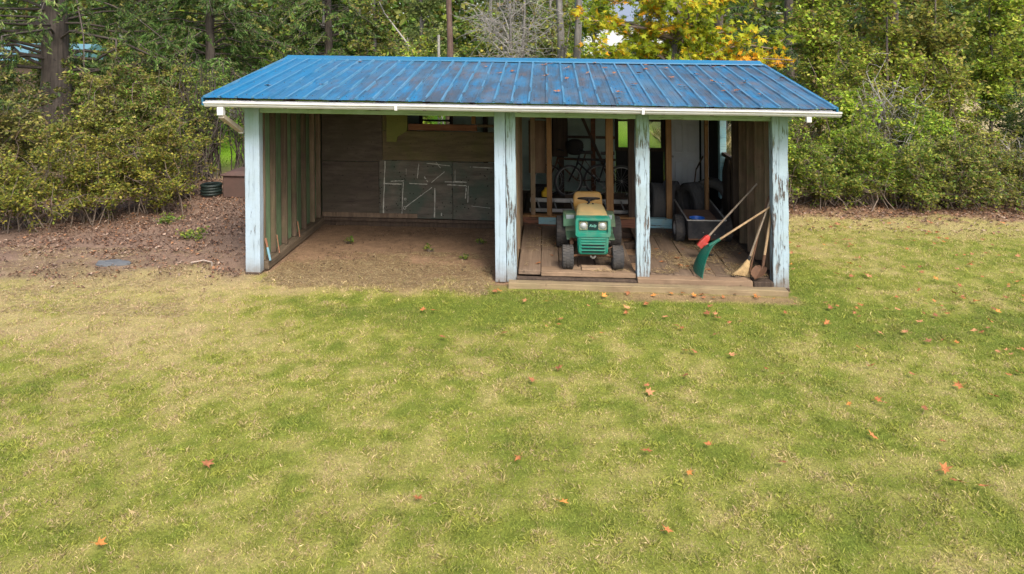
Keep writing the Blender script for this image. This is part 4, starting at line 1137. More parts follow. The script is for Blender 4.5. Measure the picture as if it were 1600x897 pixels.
# bicycles
def bicycle(name, loc, rz, steer, paint, label, basket):
    B = empty(name, W(*loc), rz); tag(B, label, "bicycle")
    R = .315
    def whl(x, rot):
        w = MB().ring((0,0,0), R-.02, .020, 'Y', 36, 8).build("wheel", MRUBBER, B, smooth=True)
        w.location = (x, 0, R); w.rotation_euler = (0, 0, rot)
        MB().ring((0,0,0), R-.048, .010, 'Y', 36, 6).build("rim", MALU, w, smooth=True)
        s = MB()
        for k in range(16):
            a = 2*math.pi*k/16; s.tube([(.02*math.cos(a+.6), (.015 if k % 2 else -.015), .02*math.sin(a+.6)), ((R-.05)*math.cos(a), 0, (R-.05)*math.sin(a))], .0022, 4, False)
        s.tube([(0, -.05, 0), (0, .05, 0)], .02, 8)
        s.build("spokes", MSTEEL, w)
    whl(0, steer); whl(1.02, 0)
    hd0, hd1 = (.16, 0, .62), (.20, 0, .80); bb = (.58, 0, .30); st = (.74, 0, .82); ra = (1.02, 0, R)
    f = MB().tube([hd0, hd1], .020, 8).tube([(.175, 0, .68), bb], .017, 8).tube([bb, st], .015, 8).tube([(.19, 0, .75), (.70, 0, .70)], .015, 8).tube([bb, (1.02, .04, R)], .010, 6).tube([bb, (1.02, -.04, R)], .010, 6).tube([(.71, 0, .74), ra], .009, 6)
    f.build("frame", paint, B)
    k = math.sin(steer)
    MB().tube([hd0, (.13, .05, .58), (0, .05, R)], .012, 6).tube([hd0, (.13, -.05, .58), (0, -.05, R)], .012, 6).build("fork", paint, B)
    MB().tube([(.20, 0, .80), (.215, 0, .90)], .014, 8).tube([(.30, -.26, .93), (.20, -.20, .95), (.17, 0, .91), (.20, .20, .95), (.30, .26, .93)], .011, 8).build("handlebar", MBLACKMETAL, B)
    MB().loft([[(xx, yy*w_, .86+zz) for yy, zz in ((-1, 0), (-.6, .03), (.6, .03), (1, 0), (.6, -.03), (-.6, -.03))] for xx, w_ in ((.62, .02), (.72, .04), (.82, .085), (.88, .08))]).tube([st, (.755, 0, .85)], .012, 6).build("saddle", MRUBBER, B, bevel=.006)
    m = MB().ring((.58, -.04, .30), .085, .006, 'Y', 20, 4).tube([(.58, -.06, .30), (.70, -.06, .20)], .010, 6).tube([(.58, .06, .30), (.46, .06, .40)], .010, 6)
    m.box(.65, -.13, .185, .75, -.07, .205).box(.41, .07, .39, .51, .13, .41); m.build("crank", MSTEEL, B)
    if basket:
        m = MB().loft([[(xx, yy, zz) for xx, yy in [(.14+.19*sx*g-.02, .16*sy*g) for sx, sy in ((-1,-1),(1,-1),(1,1),(-1,1))]] for zz, g in ((.82, .55), (.86, .85), (1.0, 1.0), (1.08, .9), (1.13, .5))])
        m.build("handlebar_bag", MDARK, B, subsurf=2, smooth=True)
    return B
bicycle("bicycle", (.42, 4.45, .165), 0, .45, MBLACKMETAL, "dark bicycle with bag on its handlebar, behind the tractor", True)
bicycle("bicycle", (.02, 4.78, .115), .03, -.2, MRUST, "second bicycle, mostly hidden behind the one with the handlebar bag", False)
# ladder lying on edge
LD = empty("aluminium_ladder", W(.5, 2.9, .10)); tag(LD, "dusty grey ladder lying on its side behind the partition studs", "ladder")
MB().beam((-.30, 2.78, .30), (1.75, 2.78, .30), .03, .06).build("rail", MALU, LD, world=True, bevel=.004)
MB().beam((-.30, 3.02, .42), (1.75, 3.02, .42), .03, .07).build("rail", MALU, LD, world=True, bevel=.004)
for xx in np.arange(-.12, 1.7, .29): MB().tube([(xx, 2.79, .30), (xx-.05, 3.01, .42)], .014, 8).build("rung", MALU, LD, world=True)
for k, (xx) in enumerate((-.32, 1.5)): pass
# junk on the floor
o = MB().loft([[(px-.12+.0, 3.45+pz, zz) for px, pz in rrect(.34*g, .36*g, .05)] for zz, g in ((.10, .9), (.50, 1.0), (.52, 1.04), (.55, 1.04), (.56, .96), (.58, .9))]).build("storage_bin", MDARK, None, world=True, bevel=.006); tag(o, "dark lidded storage bin behind the leftmost partition studs", "bin")
o = MB().loft([[(-.02+px, 3.12+pz, zz) for px, pz in rrect(.15*g, .12*g, .03)] for zz, g in ((.46, .9), (.48, 1), (.54, 1), (.57, .6), (.60, .3), (.62, .3))]).build("yellow_jug", MYELLOW, None, world=True, bevel=.006); tag(o, "small yellow plastic jug beside the dark bin above the ladder", "jug")
o = wbox("support_block", MDARK, None, -.12, 3.06, .10, .10, 3.2, .46, .006); tag(o, "dark block carrying the yellow jug behind the studs", "block")
for i, (xx, yy, zz, lab) in enumerate(((.52, 3.5, .10, "dark wooden crate behind the tractor's seat"), (1.25, 3.7, .10, "low dark box behind the widest dark stud"))):
    C_ = MB().box(xx-.2, yy-.15, zz, xx+.2, yy+.15, zz+.02); C_ = C_.build("wooden_crate", MDARK, None, world=True); tag(C_, lab, "crate")
    for z2 in (.03, .12, .21):
        wbox("slat", MSTUD_DK, C_, xx-.2, yy-.165, zz+z2, xx+.2, yy-.151, zz+z2+.075, .003); wbox("slat", MSTUD_DK, C_, xx-.2, yy+.151, zz+z2, xx+.2, yy+.165, zz+z2+.075, .003)
        wbox("slat", MSTUD_DK, C_, xx-.215, yy-.15, zz+z2, xx-.201, yy+.15, zz+z2+.075, .003); wbox("slat", MSTUD_DK, C_, xx+.201, yy-.15, zz+z2, xx+.215, yy+.15, zz+z2+.075, .003)
# stakes against the left wall
for (a, b, w_, mt, lab, tipm) in (((-3.80, .20, .14), (-3.835, .13, .46), .026, MSTAKE_BL, "short stake painted orange and pale blue against the left wall", MSTAKE_OR), ((-3.80, .53, .14), (-3.835, .53, .40), .013, MSTAKE_OR, "thin reddish stake against the second stud of left wall", None), ((-3.80, 1.36, .14), (-3.835, 1.36, .38), .013, MSTAKE_OR, "farthest thin stake against a stud of left wall", None)):
    S_ = MB().beam(a, along(a, b, .6), w_, w_*.6).build("stake", mt, None, world=True, bevel=.002); tag(S_, lab, "stake")
    MB().beam(along(a, b, .6), b, w_, w_*.6).build("stake_tip", tipm or mt, S_, world=True, bevel=.002)
# beside the shed
BX = MB().box(-6.45, 4.4, 0, -5.35, 5.0, .44).build("brown_storage_box", MBROWNBIN, None, world=True, bevel=.02); tag(BX, "low brown lidded box on the leaf litter left of the shed", "box")
MB().loft([[(-6.48, 4.36, .44), (-5.32, 4.36, .44), (-5.32, 5.04, .44), (-6.48, 5.04, .44)], [(-6.48, 4.36, .47), (-5.32, 4.36, .47), (-5.32, 5.04, .47), (-6.48, 5.04, .47)], [(-6.30, 4.45, .53), (-5.5, 4.45, .53), (-5.5, 4.95, .53), (-6.30, 4.95, .53)]]).build("lid", MBROWNBIN, BX, world=True, bevel=.01)
HR = empty("hose_reel", W(-6.75, 4.55, 0)); tag(HR, "dark coiled hose beside the brown box at the hedge", "hose")
for k in range(4): MB().ring((0, 0, .06+.055*k), .17+.01*(k % 2), .032, 'Z', 28, 8).build("hose_coil", MPOT, HR, smooth=True)
m = MB(); rings = []
for (zz, g) in ((-.02, 1), (.02, 1.0), (.035, .93), (.038, .5)):
    rings.append([(-6.09+.24*g*math.cos(a)*(1+.12*math.sin(3*a+1)), .27+.12*g*math.sin(a)*(1+.1*math.sin(2*a)), zz+.006*math.sin(5*a)) for a in np.linspace(0, 2*math.pi, 22, endpoint=False)])
o = m.loft(rings).build("flat_stone", MSTONE, None, world=True); tag(o, "flat dark grey stone at the edge of the leaf litter", "stone")
o = MB().tube([(-5.0, .35, .03), (-4.85, .42, .045), (-4.70, .36, .04), (-4.63, .22, .02)], [.008, .009, .008, .005], 6).build("curved_twig", plain("twig_pale", (.40,.32,.26), .9), None, world=True); tag(o, "pale curved twig on the litter left of the shed", "twig")

# ================================================================== vegetation
def tubes(P, R, n=3):
    """many polylines at once: P (N,K,3), R (N,K) -> verts, quads"""
    N, K, _ = P.shape
    d = np.gradient(P, axis=1); d /= np.linalg.norm(d, axis=-1, keepdims=True)+1e-9
    up = np.where(np.abs(d[..., 2:3]) < .9, np.array([0,0,1.]), np.array([1.,0,0]))
    a = np.cross(d, up); a /= np.linalg.norm(a, axis=-1, keepdims=True)+1e-9
    b = np.cross(d, a)
    th = np.arange(n)*2*np.pi/n
    V = P[:, :, None, :]+R[:, :, None, None]*(a[:, :, None, :]*np.cos(th)[:, None]+b[:, :, None, :]*np.sin(th)[:, None])
    base = (np.arange(N)[:, None, None]*K*n+np.arange(K-1)[None, :, None]*n)
    k = np.arange(n)[None, None, :]; k2 = (k+1) % n
    Q = np.stack([base+k, base+k2, base+n+k2, base+n+k], -1).reshape(-1, 4)
    return V.reshape(-1, 3), Q
def curve(a, b, K=5, sag=0.0, jit=.04):
    """bowed polylines a->b (N,3)"""
    N = len(a); u = np.linspace(0, 1, K)[None, :, None]
    P = a[:, None, :]*(1-u)+b[:, None, :]*u
    L = np.linalg.norm(b-a, axis=1)[:, None, None]
    P = P+rng.normal(0, 1, (N, K, 3))*jit*L*np.sin(np.pi*u)**.7
    P[..., 2] += (sag*L*np.sin(np.pi*u))[..., 0]
    return P
def on_curve(P, t, idx):
    K = P.shape[1]; f = t*(K-1); i = np.clip(f.astype(int), 0, K-2); w = (f-i)[:, None]
    return P[idx, i]*(1-w)+P[idx, i+1]*w
def leaves(c, size, pal, aspect=.55, flat=.4, wts=None, dirv=None, jitter=.25):
    """folded leaf blades, two triangles each"""
    n = len(c)
    if dirv is None:
        u = rng.normal(0, 1, (n, 3)); u[:, 2] *= flat
    else: u = dirv+rng.normal(0, .35, (n, 3))
    u /= np.linalg.norm(u, axis=1, keepdims=True)+1e-9
    w = rng.normal(0, 1, (n, 3)); w[:, 2] *= flat
    w -= u*np.sum(u*w, 1, keepdims=True); w /= np.linalg.norm(w, axis=1, keepdims=True)+1e-9
    nn = np.cross(u, w)
    s = size*rng.uniform(.55, 1.55, n); s = s[:, None]
    V = np.stack([c-u*s*.5, c+w*s*aspect*.5+nn*s*.10-u*s*.06, c+u*s*.5, c-w*s*aspect*.5+nn*s*.10-u*s*.06], 1)
    i = np.arange(n)[:, None]*4
    T = np.concatenate([i+np.array([[0,2,1]]), i+np.array([[0,3,2]])], 0)
    pal = np.asarray(pal)
    pi = rng.choice(len(pal), n, p=wts)
    col = pal[pi]*rng.uniform(1-jitter, 1+jitter, n)[:, None]
    return V.reshape(-1, 3), T, np.repeat(col, 4, 0)
def crown_parts(root, loc, V, T, C, tV, tQ, tmat, leaf_name="crown", wood_name="branches"):
    loc = np.array(loc)
    if len(V):
        o = np_mesh(leaf_name, V-loc, T, MLEAF, C, parent=root)
    if tV is not None:
        np_mesh(wood_name, tV-loc, tQ, tmat, None, smooth=True, parent=root)

YG = [(0.224,0.244,0.030),(0.297,0.293,0.042),(0.145,0.182,0.028),(0.356,0.306,0.055),(0.099,0.132,0.028),(0.198,0.139,0.048)]
OLIVE = [(0.188,0.207,0.045),(0.142,0.177,0.040),(0.264,0.257,0.056),(0.112,0.108,0.040),(0.319,0.276,0.080),(0.207,0.148,0.064)]
MIDG = [(0.131,0.227,0.032),(0.188,0.285,0.040),(0.095,0.158,0.029),(0.264,0.325,0.048),(0.301,0.276,0.064)]
BRIGHT = [(0.319,0.453,0.040),(0.414,0.512,0.056),(0.226,0.355,0.032),(0.170,0.257,0.032),(0.489,0.493,0.080)]
DARKG = [(0.047,0.088,0.029),(0.076,0.129,0.035),(0.104,0.167,0.048),(0.057,0.079,0.032)]
FIRG = [(0.084,0.167,0.035),(0.112,0.207,0.045),(0.066,0.118,0.032),(0.160,0.257,0.056),(0.188,0.186,0.080)]
SAGEG = [(0.301,0.374,0.111),(0.377,0.433,0.144),(0.226,0.295,0.080),(0.188,0.236,0.072),(0.453,0.472,0.160)]
MAPLE = [(.36,.40,.02),(.52,.46,.025),(.66,.44,.02),(.66,.31,.018),(.55,.20,.018),(.22,.29,.02),(.42,.14,.02)]

def shrub(name, x, y, rx, ry, h, nl, size, pal, tmat, label, group=None, stems=26, sub=9, wts=None, z0=0.0, spread=.05, cat="shrub", top=.55, shell=.55, low=.12, aspect=.55, dead=0):
    loc = W(x, y, 0)
    root = empty(name, loc); tag(root, label, cat, group)
    # main stems out to an ellipsoid shell
    a = np.stack([x+rng.normal(0, rx*.22, stems), y+rng.normal(0, ry*.22, stems), np.full(stems, z0-.03)], -1)
    th = rng.uniform(0, 2*np.pi, stems); ph = np.arccos(rng.uniform(0, 1, stems)**.8)
    rr = rng.uniform(.6, 1.05, stems)
    lump = 1+.28*np.sin(th*3+x)*np.sin(ph*4+y)
    b = np.stack([x+rx*rr*lump*np.sin(ph)*np.cos(th), y+ry*rr*lump*np.sin(ph)*np.sin(th), z0+h*(low+(1-low)*rr*lump*np.cos(ph)*.95+.06)], -1)
    P1 = curve(a, b, 6, .10, .05)
    # side twigs
    n2 = stems*sub
    i1 = np.repeat(np.arange(stems), sub); t1 = rng.uniform(.25, 1, n2)
    s = on_curve(P1, t1, i1)
    dv = rng.normal(0, 1, (n2, 3)); dv[:, 2] = dv[:, 2]*.6+.25; dv /= np.linalg.norm(dv, axis=1, keepdims=True)
    L = rng.uniform(.14, .38, n2)[:, None]*((rx+ry+h)/3)**.7
    e = s+dv*L; e[:, 2] = np.maximum(e[:, 2], z0+.05)
    P2 = curve(s, e, 3, .08, .08)
    v1, q1 = tubes(P1, np.linspace(.014, .005, 6)[None, :]*np.ones((stems, 1))*(.6+.5*h/2))
    v2, q2 = tubes(P2, np.linspace(.0055, .0022, 3)[None, :]*np.ones((n2, 1))*(.8+.3*h/2))
    tV = np.concatenate([v1, v2]); tQ = np.concatenate([q1, q2+len(v1)])
    # leaves cluster on the outer twigs; some twigs carry few
    wt = rng.random(n2)**1.1
    wt *= np.clip((s[:, 2]-z0)/h*1.7-.05, .06, 1)
    if dead: wt *= (rng.random(n2) > dead)
    wt /= wt.sum()
    i2 = rng.choice(n2, nl, p=wt); t2 = rng.random(nl)**.7
    c = on_curve(P2, t2, i2)+rng.normal(0, spread, (nl, 3))*np.array([1, 1, .8])
    c[:, 2] = np.maximum(c[:, 2], z0+.03)
    V, T, C = leaves(c, size, pal, aspect, .5, wts)
    # each twig has its own age and colour
    tw = rng.uniform(.72, 1.22, n2)[i2]
    C = C*np.repeat(tw, 4)[:, None]
    crown_parts(root, loc, warp(V), T, C, warp(tV), tQ, tmat, "foliage", "stems")
    return root

def tree(name, x, y, H, r, tmat, crowns, nl, size, pal, label, group=None, limbs=10, sub=14, wts=None, bare=0, cat="tree", lean=(0, 0), aspect=.6, spread=.12, forks=1, twl=.55, z_first=.25, twigs_mat=None):
    """trunk with limbs reaching into ellipsoid crown lobes [(cx,cy,cz,rx,ry,rz)] given relative to the foot"""
    loc = W(x, y, 0)
    root = empty(name, loc); tag(root, label, cat, group)
    tv, tq = [], []; nv = 0
    for f in range(forks):
        fo = (f-(forks-1)/2)
        K = 9; u = np.linspace(0, 1, K)
        tp = np.stack([x+fo*r*2.2+(lean[0]+fo*.05)*H*u+rng.normal(0, r*.25, K)*(u > 0), y+lean[1]*H*u+fo*.1+rng.normal(0, r*.25, K)*(u > 0), H*u-.05], -1)[None]
        v, q = tubes(tp, (r*(1-.72*u)+r*.35*np.exp(-u*14))[None], 9)
        tv.append(v); tq.append(q+nv); nv += len(v)
        if f == 0: TP = tp
    crowns = np.array(crowns, float)
    vol = crowns[:, 3]*crowns[:, 4]*crowns[:, 5]
    ci = rng.choice(len(crowns), limbs, p=vol/vol.sum())
    g = rng.normal(0, 1, (limbs, 3)); g /= np.linalg.norm(g, axis=1, keepdims=True); g *= rng.random((limbs, 1))**.35*.9
    tip = np.array([x, y, 0])+crowns[ci, :3]+g*crowns[ci, 3:]
    st = np.clip((tip[:, 2]-rng.uniform(.4, 1.6, limbs))/H, z_first*.6, .92)
    s = on_curve(TP, st, np.zeros(limbs, int))
    P1 = curve(s, tip, 6, .06, .06)
    v, q = tubes(P1, np.linspace(r*.28, r*.06, 6)[None]*rng.uniform(.6, 1.2, (limbs, 1)), 5); tv.append(v); tq.append(q+nv); nv += len(v)
    n2 = limbs*sub; i1 = np.repeat(np.arange(limbs), sub); t1 = rng.uniform(.25, 1, n2)
    s2 = on_curve(P1, t1, i1)
    dv = rng.normal(0, 1, (n2, 3)); dv[:, 2] *= .7; dv /= np.linalg.norm(dv, axis=1, keepdims=True)
    e2 = s2+dv*rng.uniform(.35, 1.2, (n2, 1))*twl
    P2 = curve(s2, e2, 5, .05 if not bare else -.02, .07)
    v, q = tubes(P2, np.linspace(r*.055+.003, .003, 5)[None]*np.ones((n2, 1)), 3); tv.append(v); tq.append(q+nv); nv += len(v)
    V = T = C = np.zeros((0, 3))
    if nl:
        wt = rng.random(n2)**1.2; wt /= wt.sum()
        i2 = rng.choice(n2, nl, p=wt); t2 = rng.random(nl)**.6
        c = on_curve(P2, t2, i2)+rng.normal(0, spread, (nl, 3))*np.array([1, 1, .7])
        V, T, C = leaves(c, size, pal, aspect, .55, wts)
        C = C*np.repeat(rng.uniform(.7, 1.25, n2)[i2], 4)[:, None]
        V = warp(V)
    loc_ = np.array(loc)
    allv = warp(np.concatenate(tv)); allq = np.concatenate(tq)
    nb = len(tv[0])*forks if forks > 1 else len(tv[0])
    ntr = sum(len(a) for a in tv[:forks]); nqt = sum(len(a) for a in tq[:forks])
    np_mesh("trunk", allv[:ntr]-loc_, allq[:nqt], tmat, None, True, root)
    np_mesh("branches", allv[ntr:]-loc_, allq[nqt:]-ntr, twigs_mat or tmat, None, True, root)
    if nl: np_mesh("crown", V-loc_, T, MLEAF, C, parent=root)
    return root

def conifer(name, x, y, H, r, zlow, Rlow, nb, cards, pal, label, group=None, size=.13, droop=.25, deadlow=0, tmat=None):
    loc = W(x, y, 0); root = empty(name, loc); tag(root, label, "conifer", group)
    loc_ = np.array(loc); K = 8; u = np.linspace(0, 1, K)
    tp = np.stack([x+rng.normal(0, r*.06, K), y+rng.normal(0, r*.06, K), H*u-.05], -1)[None]
    tv, tq = tubes(tp, (r*(1-.93*u)+r*.25*np.exp(-u*25))[None], 12)
    zf = rng.random(nb)**1.15
    zz = zlow+(H*.97-zlow)*zf
    L = Rlow*(1-zf)**.75*rng.uniform(.7, 1.12, nb)+.15
    az = rng.uniform(0, 2*np.pi, nb)
    a = on_curve(tp, zz/H, np.zeros(nb, int))
    b = a+np.stack([np.cos(az)*L, np.sin(az)*L, -droop*L+rng.normal(0, .12, nb)*L], -1)
    P1 = curve(a, b, 7, .14, .03)
    v1, q1 = tubes(P1, np.linspace(1, .18, 7)[None]*(.010+.006*L)[:, None], 4)
    sub = 16; n2 = nb*sub; i1 = np.repeat(np.arange(nb), sub); t1 = rng.uniform(.18, 1, n2)
    s = on_curve(P1, t1, i1)
    side = np.where(rng.random(n2) < .5, 1, -1)*rng.uniform(.5, 1.25, n2)
    az2 = az[i1]+side; L2 = (.16+.26*L[i1]*(1.05-t1))*rng.uniform(.6, 1.2, n2)*.75
    e = s+np.stack([np.cos(az2)*L2, np.sin(az2)*L2, -rng.uniform(.15, .75, n2)*L2], -1)
    P2 = curve(s, e, 3, .05, .05)
    v2, q2 = tubes(P2, np.linspace(.006, .002, 3)[None]*np.ones((n2, 1)), 3)
    wt = L2*(.25+rng.random(n2)); wt /= wt.sum()
    i2 = rng.choice(n2, cards, p=wt); t2 = rng.random(cards)
    c = on_curve(P2, t2, i2)+rng.normal(0, .025, (cards, 3))
    dirv = (e-s)[i2]; dirv /= np.linalg.norm(dirv, axis=1, keepdims=True); dirv = dirv+np.array([0, 0, -.25])+rng.normal(0, .45, (cards, 3))
    V, T, C = leaves(c, size, pal, .20, .5, None, dirv)
    C = C*np.repeat((rng.uniform(.65, 1.25, nb)[i1])[i2], 4)[:, None]
    np_mesh("trunk", warp(tv)-loc_, tq, tmat or MBARK, None, True, root)
    np_mesh("branches", warp(np.concatenate([v1, v2]))-loc_, np.concatenate([q1, q2+len(v1)]), MTWIG_DK, None, True, root)
    np_mesh("crown", warp(V)-loc_, T, MLEAF, C, parent=root)
    return root

# ---- left hedge
G1 = "hedge shrubs left of the shed"
shrub("hedge_shrub", -8.75, 1.85, 1.05, .95, 1.55, 11500, .048, YG, MTWIG, "yellow-green leafy hedge shrub at the photo's left edge", G1, dead=.15)
shrub("hedge_shrub", -7.85, 2.45, 1.0, .95, 1.65, 11500, .048, YG, MTWIG, "yellow-green shrub with bare grey twigs, second in left hedge", G1, dead=.25)
shrub("hedge_shrub", -7.1, 3.15, .95, .95, 1.75, 11500, .048, YG, MTWIG, "bright yellow-leaved shrub, third from the edge in left hedge", G1, dead=.25)
shrub("hedge_shrub", -7.2, 4.2, .6, .7, 1.35, 2600, .055, YG, MTWIG, "thin twiggy shrub at the hedge end before the brown box", G1, dead=.55)
shrub("hedge_shrub", -10.4, 3.6, 1.2, 1.0, 2.5, 8000, .065, OLIVE, MTWIG, "tall olive shrub behind the hedge at the left edge", G1)
shrub("hedge_shrub", -9.5, 4.6, 1.2, 1.0, 2.45, 8000, .065, OLIVE+YG[:2], MTWIG, "tall olive-brown shrub behind the middle of the left hedge", G1, dead=.15)
shrub("hedge_shrub", -8.55, 5.2, 1.1, 1.0, 2.45, 7500, .065, OLIVE+MIDG[:2], MTWIG, "tall dull green shrub behind the right part of left hedge", G1, dead=.15)
shrub("hedge_shrub", -11.8, 5.5, 1.4, 1.2, 2.3, 7000, .07, DARKG+OLIVE[:2], MTWIG_DK, "dark shrub below the big fir trunk", G1)
# arching airy shrub by the shed corner
shrub("arching_shrub", -7.75, 6.2, .75, .8, 2.9, 4200, .055, MIDG+OLIVE[:3], MTWIG_DK, "airy arching shrub with many upright stems left of the downspout", None, stems=60, sub=6, low=.35, dead=.35)
shrub("arching_shrub", -7.0, 6.8, .7, .6, 2.7, 900, .055, MIDG, MTWIG_DK, "sparse thin-stemmed shrub before the bright lawn beside the shed", None, stems=30, sub=5, low=.4, dead=.6)
for i, (x, y, lab) in enumerate(((-5.6, 1.6, "small green weed clump on the litter by the shed wall"), (-6.5, 2.4, "small weed clump nearest the hedge on the litter"))):
    shrub("weed_clump", x, y, .30, .22, .12, 260, .045, MIDG, MTWIG, lab, None, stems=14, sub=4, cat="weed", spread=.02)
for i, (x, y, s_, lab) in enumerate(((-3.1, 1.55, .13, "tiny dark green weed in the middle of the empty bay"), (-1.75, 1.25, .10, "pale green weed tuft in the empty bay"), (-1.2, .9, .10, "weed tuft on earth nearest the doubled post"), (-1.05, 1.7, .08, "small weed at the back right of the empty bay"))):
    shrub("bay_weed", x, y, s_, s_*.8, s_*.8, 70, .035, MIDG, MTWIG, lab, None, stems=8, sub=3, cat="weed", spread=.012)

for (x, y, rx_, h, pal, lab) in ((-10.6, 7.4, 1.5, 3.1, OLIVE+MIDG[:2], "tall mixed shrub behind the left hedge under the fir boughs"), (-10.0, 8.4, 1.3, 2.9, OLIVE+YG[:2], "tall brown-olive shrub left of the arching shrub"), (-12.9, 6.6, 1.4, 2.7, DARKG+OLIVE, "dark shrub in front of the big fir trunk at the edge"), (-14.5, 10.5, 1.9, 3.0, OLIVE+DARKG, "large dark shrub left of the big fir trunk"), (-11.4, 13.0, 1.9, 3.4, OLIVE+FIRG, "large olive shrub far behind the left hedge"), (-16.5, 14.0, 2.2, 3.2, OLIVE+MIDG, "large shrub far behind at the left edge")):
    shrub("background_shrub", x, y, rx_, 1.1, h, 9000, .08, pal, MTWIG, lab, "shrubs behind the left hedge", stems=34, low=.08)
# ---- right hedge
G2 = "hedge shrubs right of the shed"
RH = [(4.6, 5.0, 1.0, 1.75, MIDG+BRIGHT[:2], "dense mid-green hedge shrub directly right of the shed"), (5.45, 4.95, 1.0, 1.35, MIDG+OLIVE[:2]+YG[:2], "second hedge shrub right of the shed, mixed green and olive"),
      (6.3, 5.05, 1.0, 1.75, MIDG+YG[:2]+BRIGHT[:1], "third hedge shrub right of the shed with yellowish leaves"), (7.15, 5.0, 1.0, 1.3, MIDG+OLIVE[:3]+YG[:2], "fourth hedge shrub right of the shed, dull green"),
      (8.0, 5.15, 1.0, 1.6, OLIVE+MIDG[:3]+YG[:2], "olive hedge shrub, third from the right edge"), (8.9, 5.25, 1.05, 1.15, OLIVE+MIDG[:2]+YG[:2], "low olive hedge shrub second from the right edge"),
      (9.8, 5.4, 1.1, 1.1, OLIVE+DARKG[:1]+YG[:2], "low brownish hedge shrub at the right edge")]
for (x, y, r_, h, pal, lab) in RH:
    shrub("hedge_shrub", x, y, r_, .95, h, 9500, .052, pal, MTWIG, lab, G2, low=.04, stems=34, dead=.25)
shrub("bright_shrub", 6.6, 6.4, .85, .8, 2.25, 6500, .075, BRIGHT, MTWIG, "bright lime-green shrub rising behind the hedge right of the shed", None, dead=.15)
shrub("bright_shrub", 8.3, 6.6, .9, .8, 2.05, 5000, .075, BRIGHT+MIDG[:2], MTWIG, "second lime-green shrub behind the middle of the right hedge", None, dead=.2)
shrub("twiggy_shrub", 7.5, 6.9, 1.0, .8, 2.7, 2500, .06, OLIVE+YG[:2], MTWIG_GREY, "grey-twigged half-bare shrub between the two lime-green shrubs", None, stems=50, dead=.5, low=.3)
shrub("twiggy_shrub", 5.2, 7.2, .9, .8, 2.3, 900, .055, OLIVE, MTWIG, "nearly bare thin-stemmed shrub before the dry field", None, stems=46, sub=5, dead=.65, low=.35)
shrub("twiggy_shrub", 10.9, 7.4, 1.2, .9, 1.25, 1400, .055, OLIVE, MTWIG_GREY, "bare grey-purple twiggy shrub at the right edge", None, stems=50, sub=7, dead=.55, low=.2)

for (x, y, rx_, h, pal, lab) in ((9.4, 7.9, 1.2, 3.0, YG+BRIGHT[:2], "tall yellow-green shrub behind the second lime-green one"), (10.6, 8.8, 1.2, 1.5, OLIVE+YG[:3], "wide olive-yellow shrub near the right edge"), (6.0, 8.8, 1.1, 2.9, YG+MIDG[:3], "tall yellow-green shrub beyond the nearly bare one"), (7.6, 9.0, 1.3, 3.3, BRIGHT+YG, "tallest yellow-green shrub behind the grey-twigged one")):
    shrub("field_shrub", x, y, rx_, 1.0, h, 8500, .075, pal, MTWIG, lab, "shrubs beyond the right hedge", stems=34, low=.06, dead=.1)
# ---- trees right and behind
G3 = "saplings beyond the right hedge"
tree("sapling_tree", 7.6, 11.2, 5.4, .05, MBARK, [(0,0,1.9,1.5,1.2,1.0),(0,0,2.9,1.3,1.2,1.3),(.3,0,4.4,1.0,1.0,1.1)], 9500, .10, YG+BRIGHT[:3], "yellow-green sapling right of the maple", G3, limbs=16)
tree("sapling_tree", 9.3, 10.4, 5.8, .05, MBARK, [(0,0,1.9,1.5,1.2,1.0),(0,0,3.2,1.5,1.3,1.3),(-.3,0,4.7,1.2,1.1,1.1)], 11500, .10, YG+BRIGHT[:2], "broad yellow-green sapling above the lime-green shrub", G3, limbs=18)
tree("sapling_tree", 10.9, 11.0, 5.6, .05, MBARK, [(0,0,1.9,1.5,1.2,1.0),(0,0,3.0,1.5,1.3,1.4),(0,0,4.6,1.2,1.1,1.1)], 11500, .10, YG+OLIVE[:3], "olive-yellow sapling second from the right edge", G3, limbs=18)
tree("sapling_tree", 12.7, 11.5, 5.5, .05, MBARK, [(0,0,1.9,1.5,1.2,1.0),(0,0,3.2,1.5,1.3,1.4),(.2,0,4.6,1.2,1.1,1.1)], 10500, .10, BRIGHT+YG[:2]+OLIVE[:2], "loose green sapling at the right edge", G3, limbs=18)
tree("sapling_tree", 8.6, 13.5, 6.0, .05, MBARK, [(0,0,1.9,1.5,1.2,1.0),(0,0,3.4,1.6,1.3,1.5),(.2,0,5.0,1.3,1.1,1.1)], 9500, .11, MIDG+YG[:3], "darker green sapling behind the broad yellow-green one", G3, limbs=18)
shrub("dark_bush", 12.3, 9.2, 1.2, 1.0, 2.5, 7000, .07, DARKG+OLIVE[:2], MTWIG_DK, "dark evergreen bush near the right edge", None)
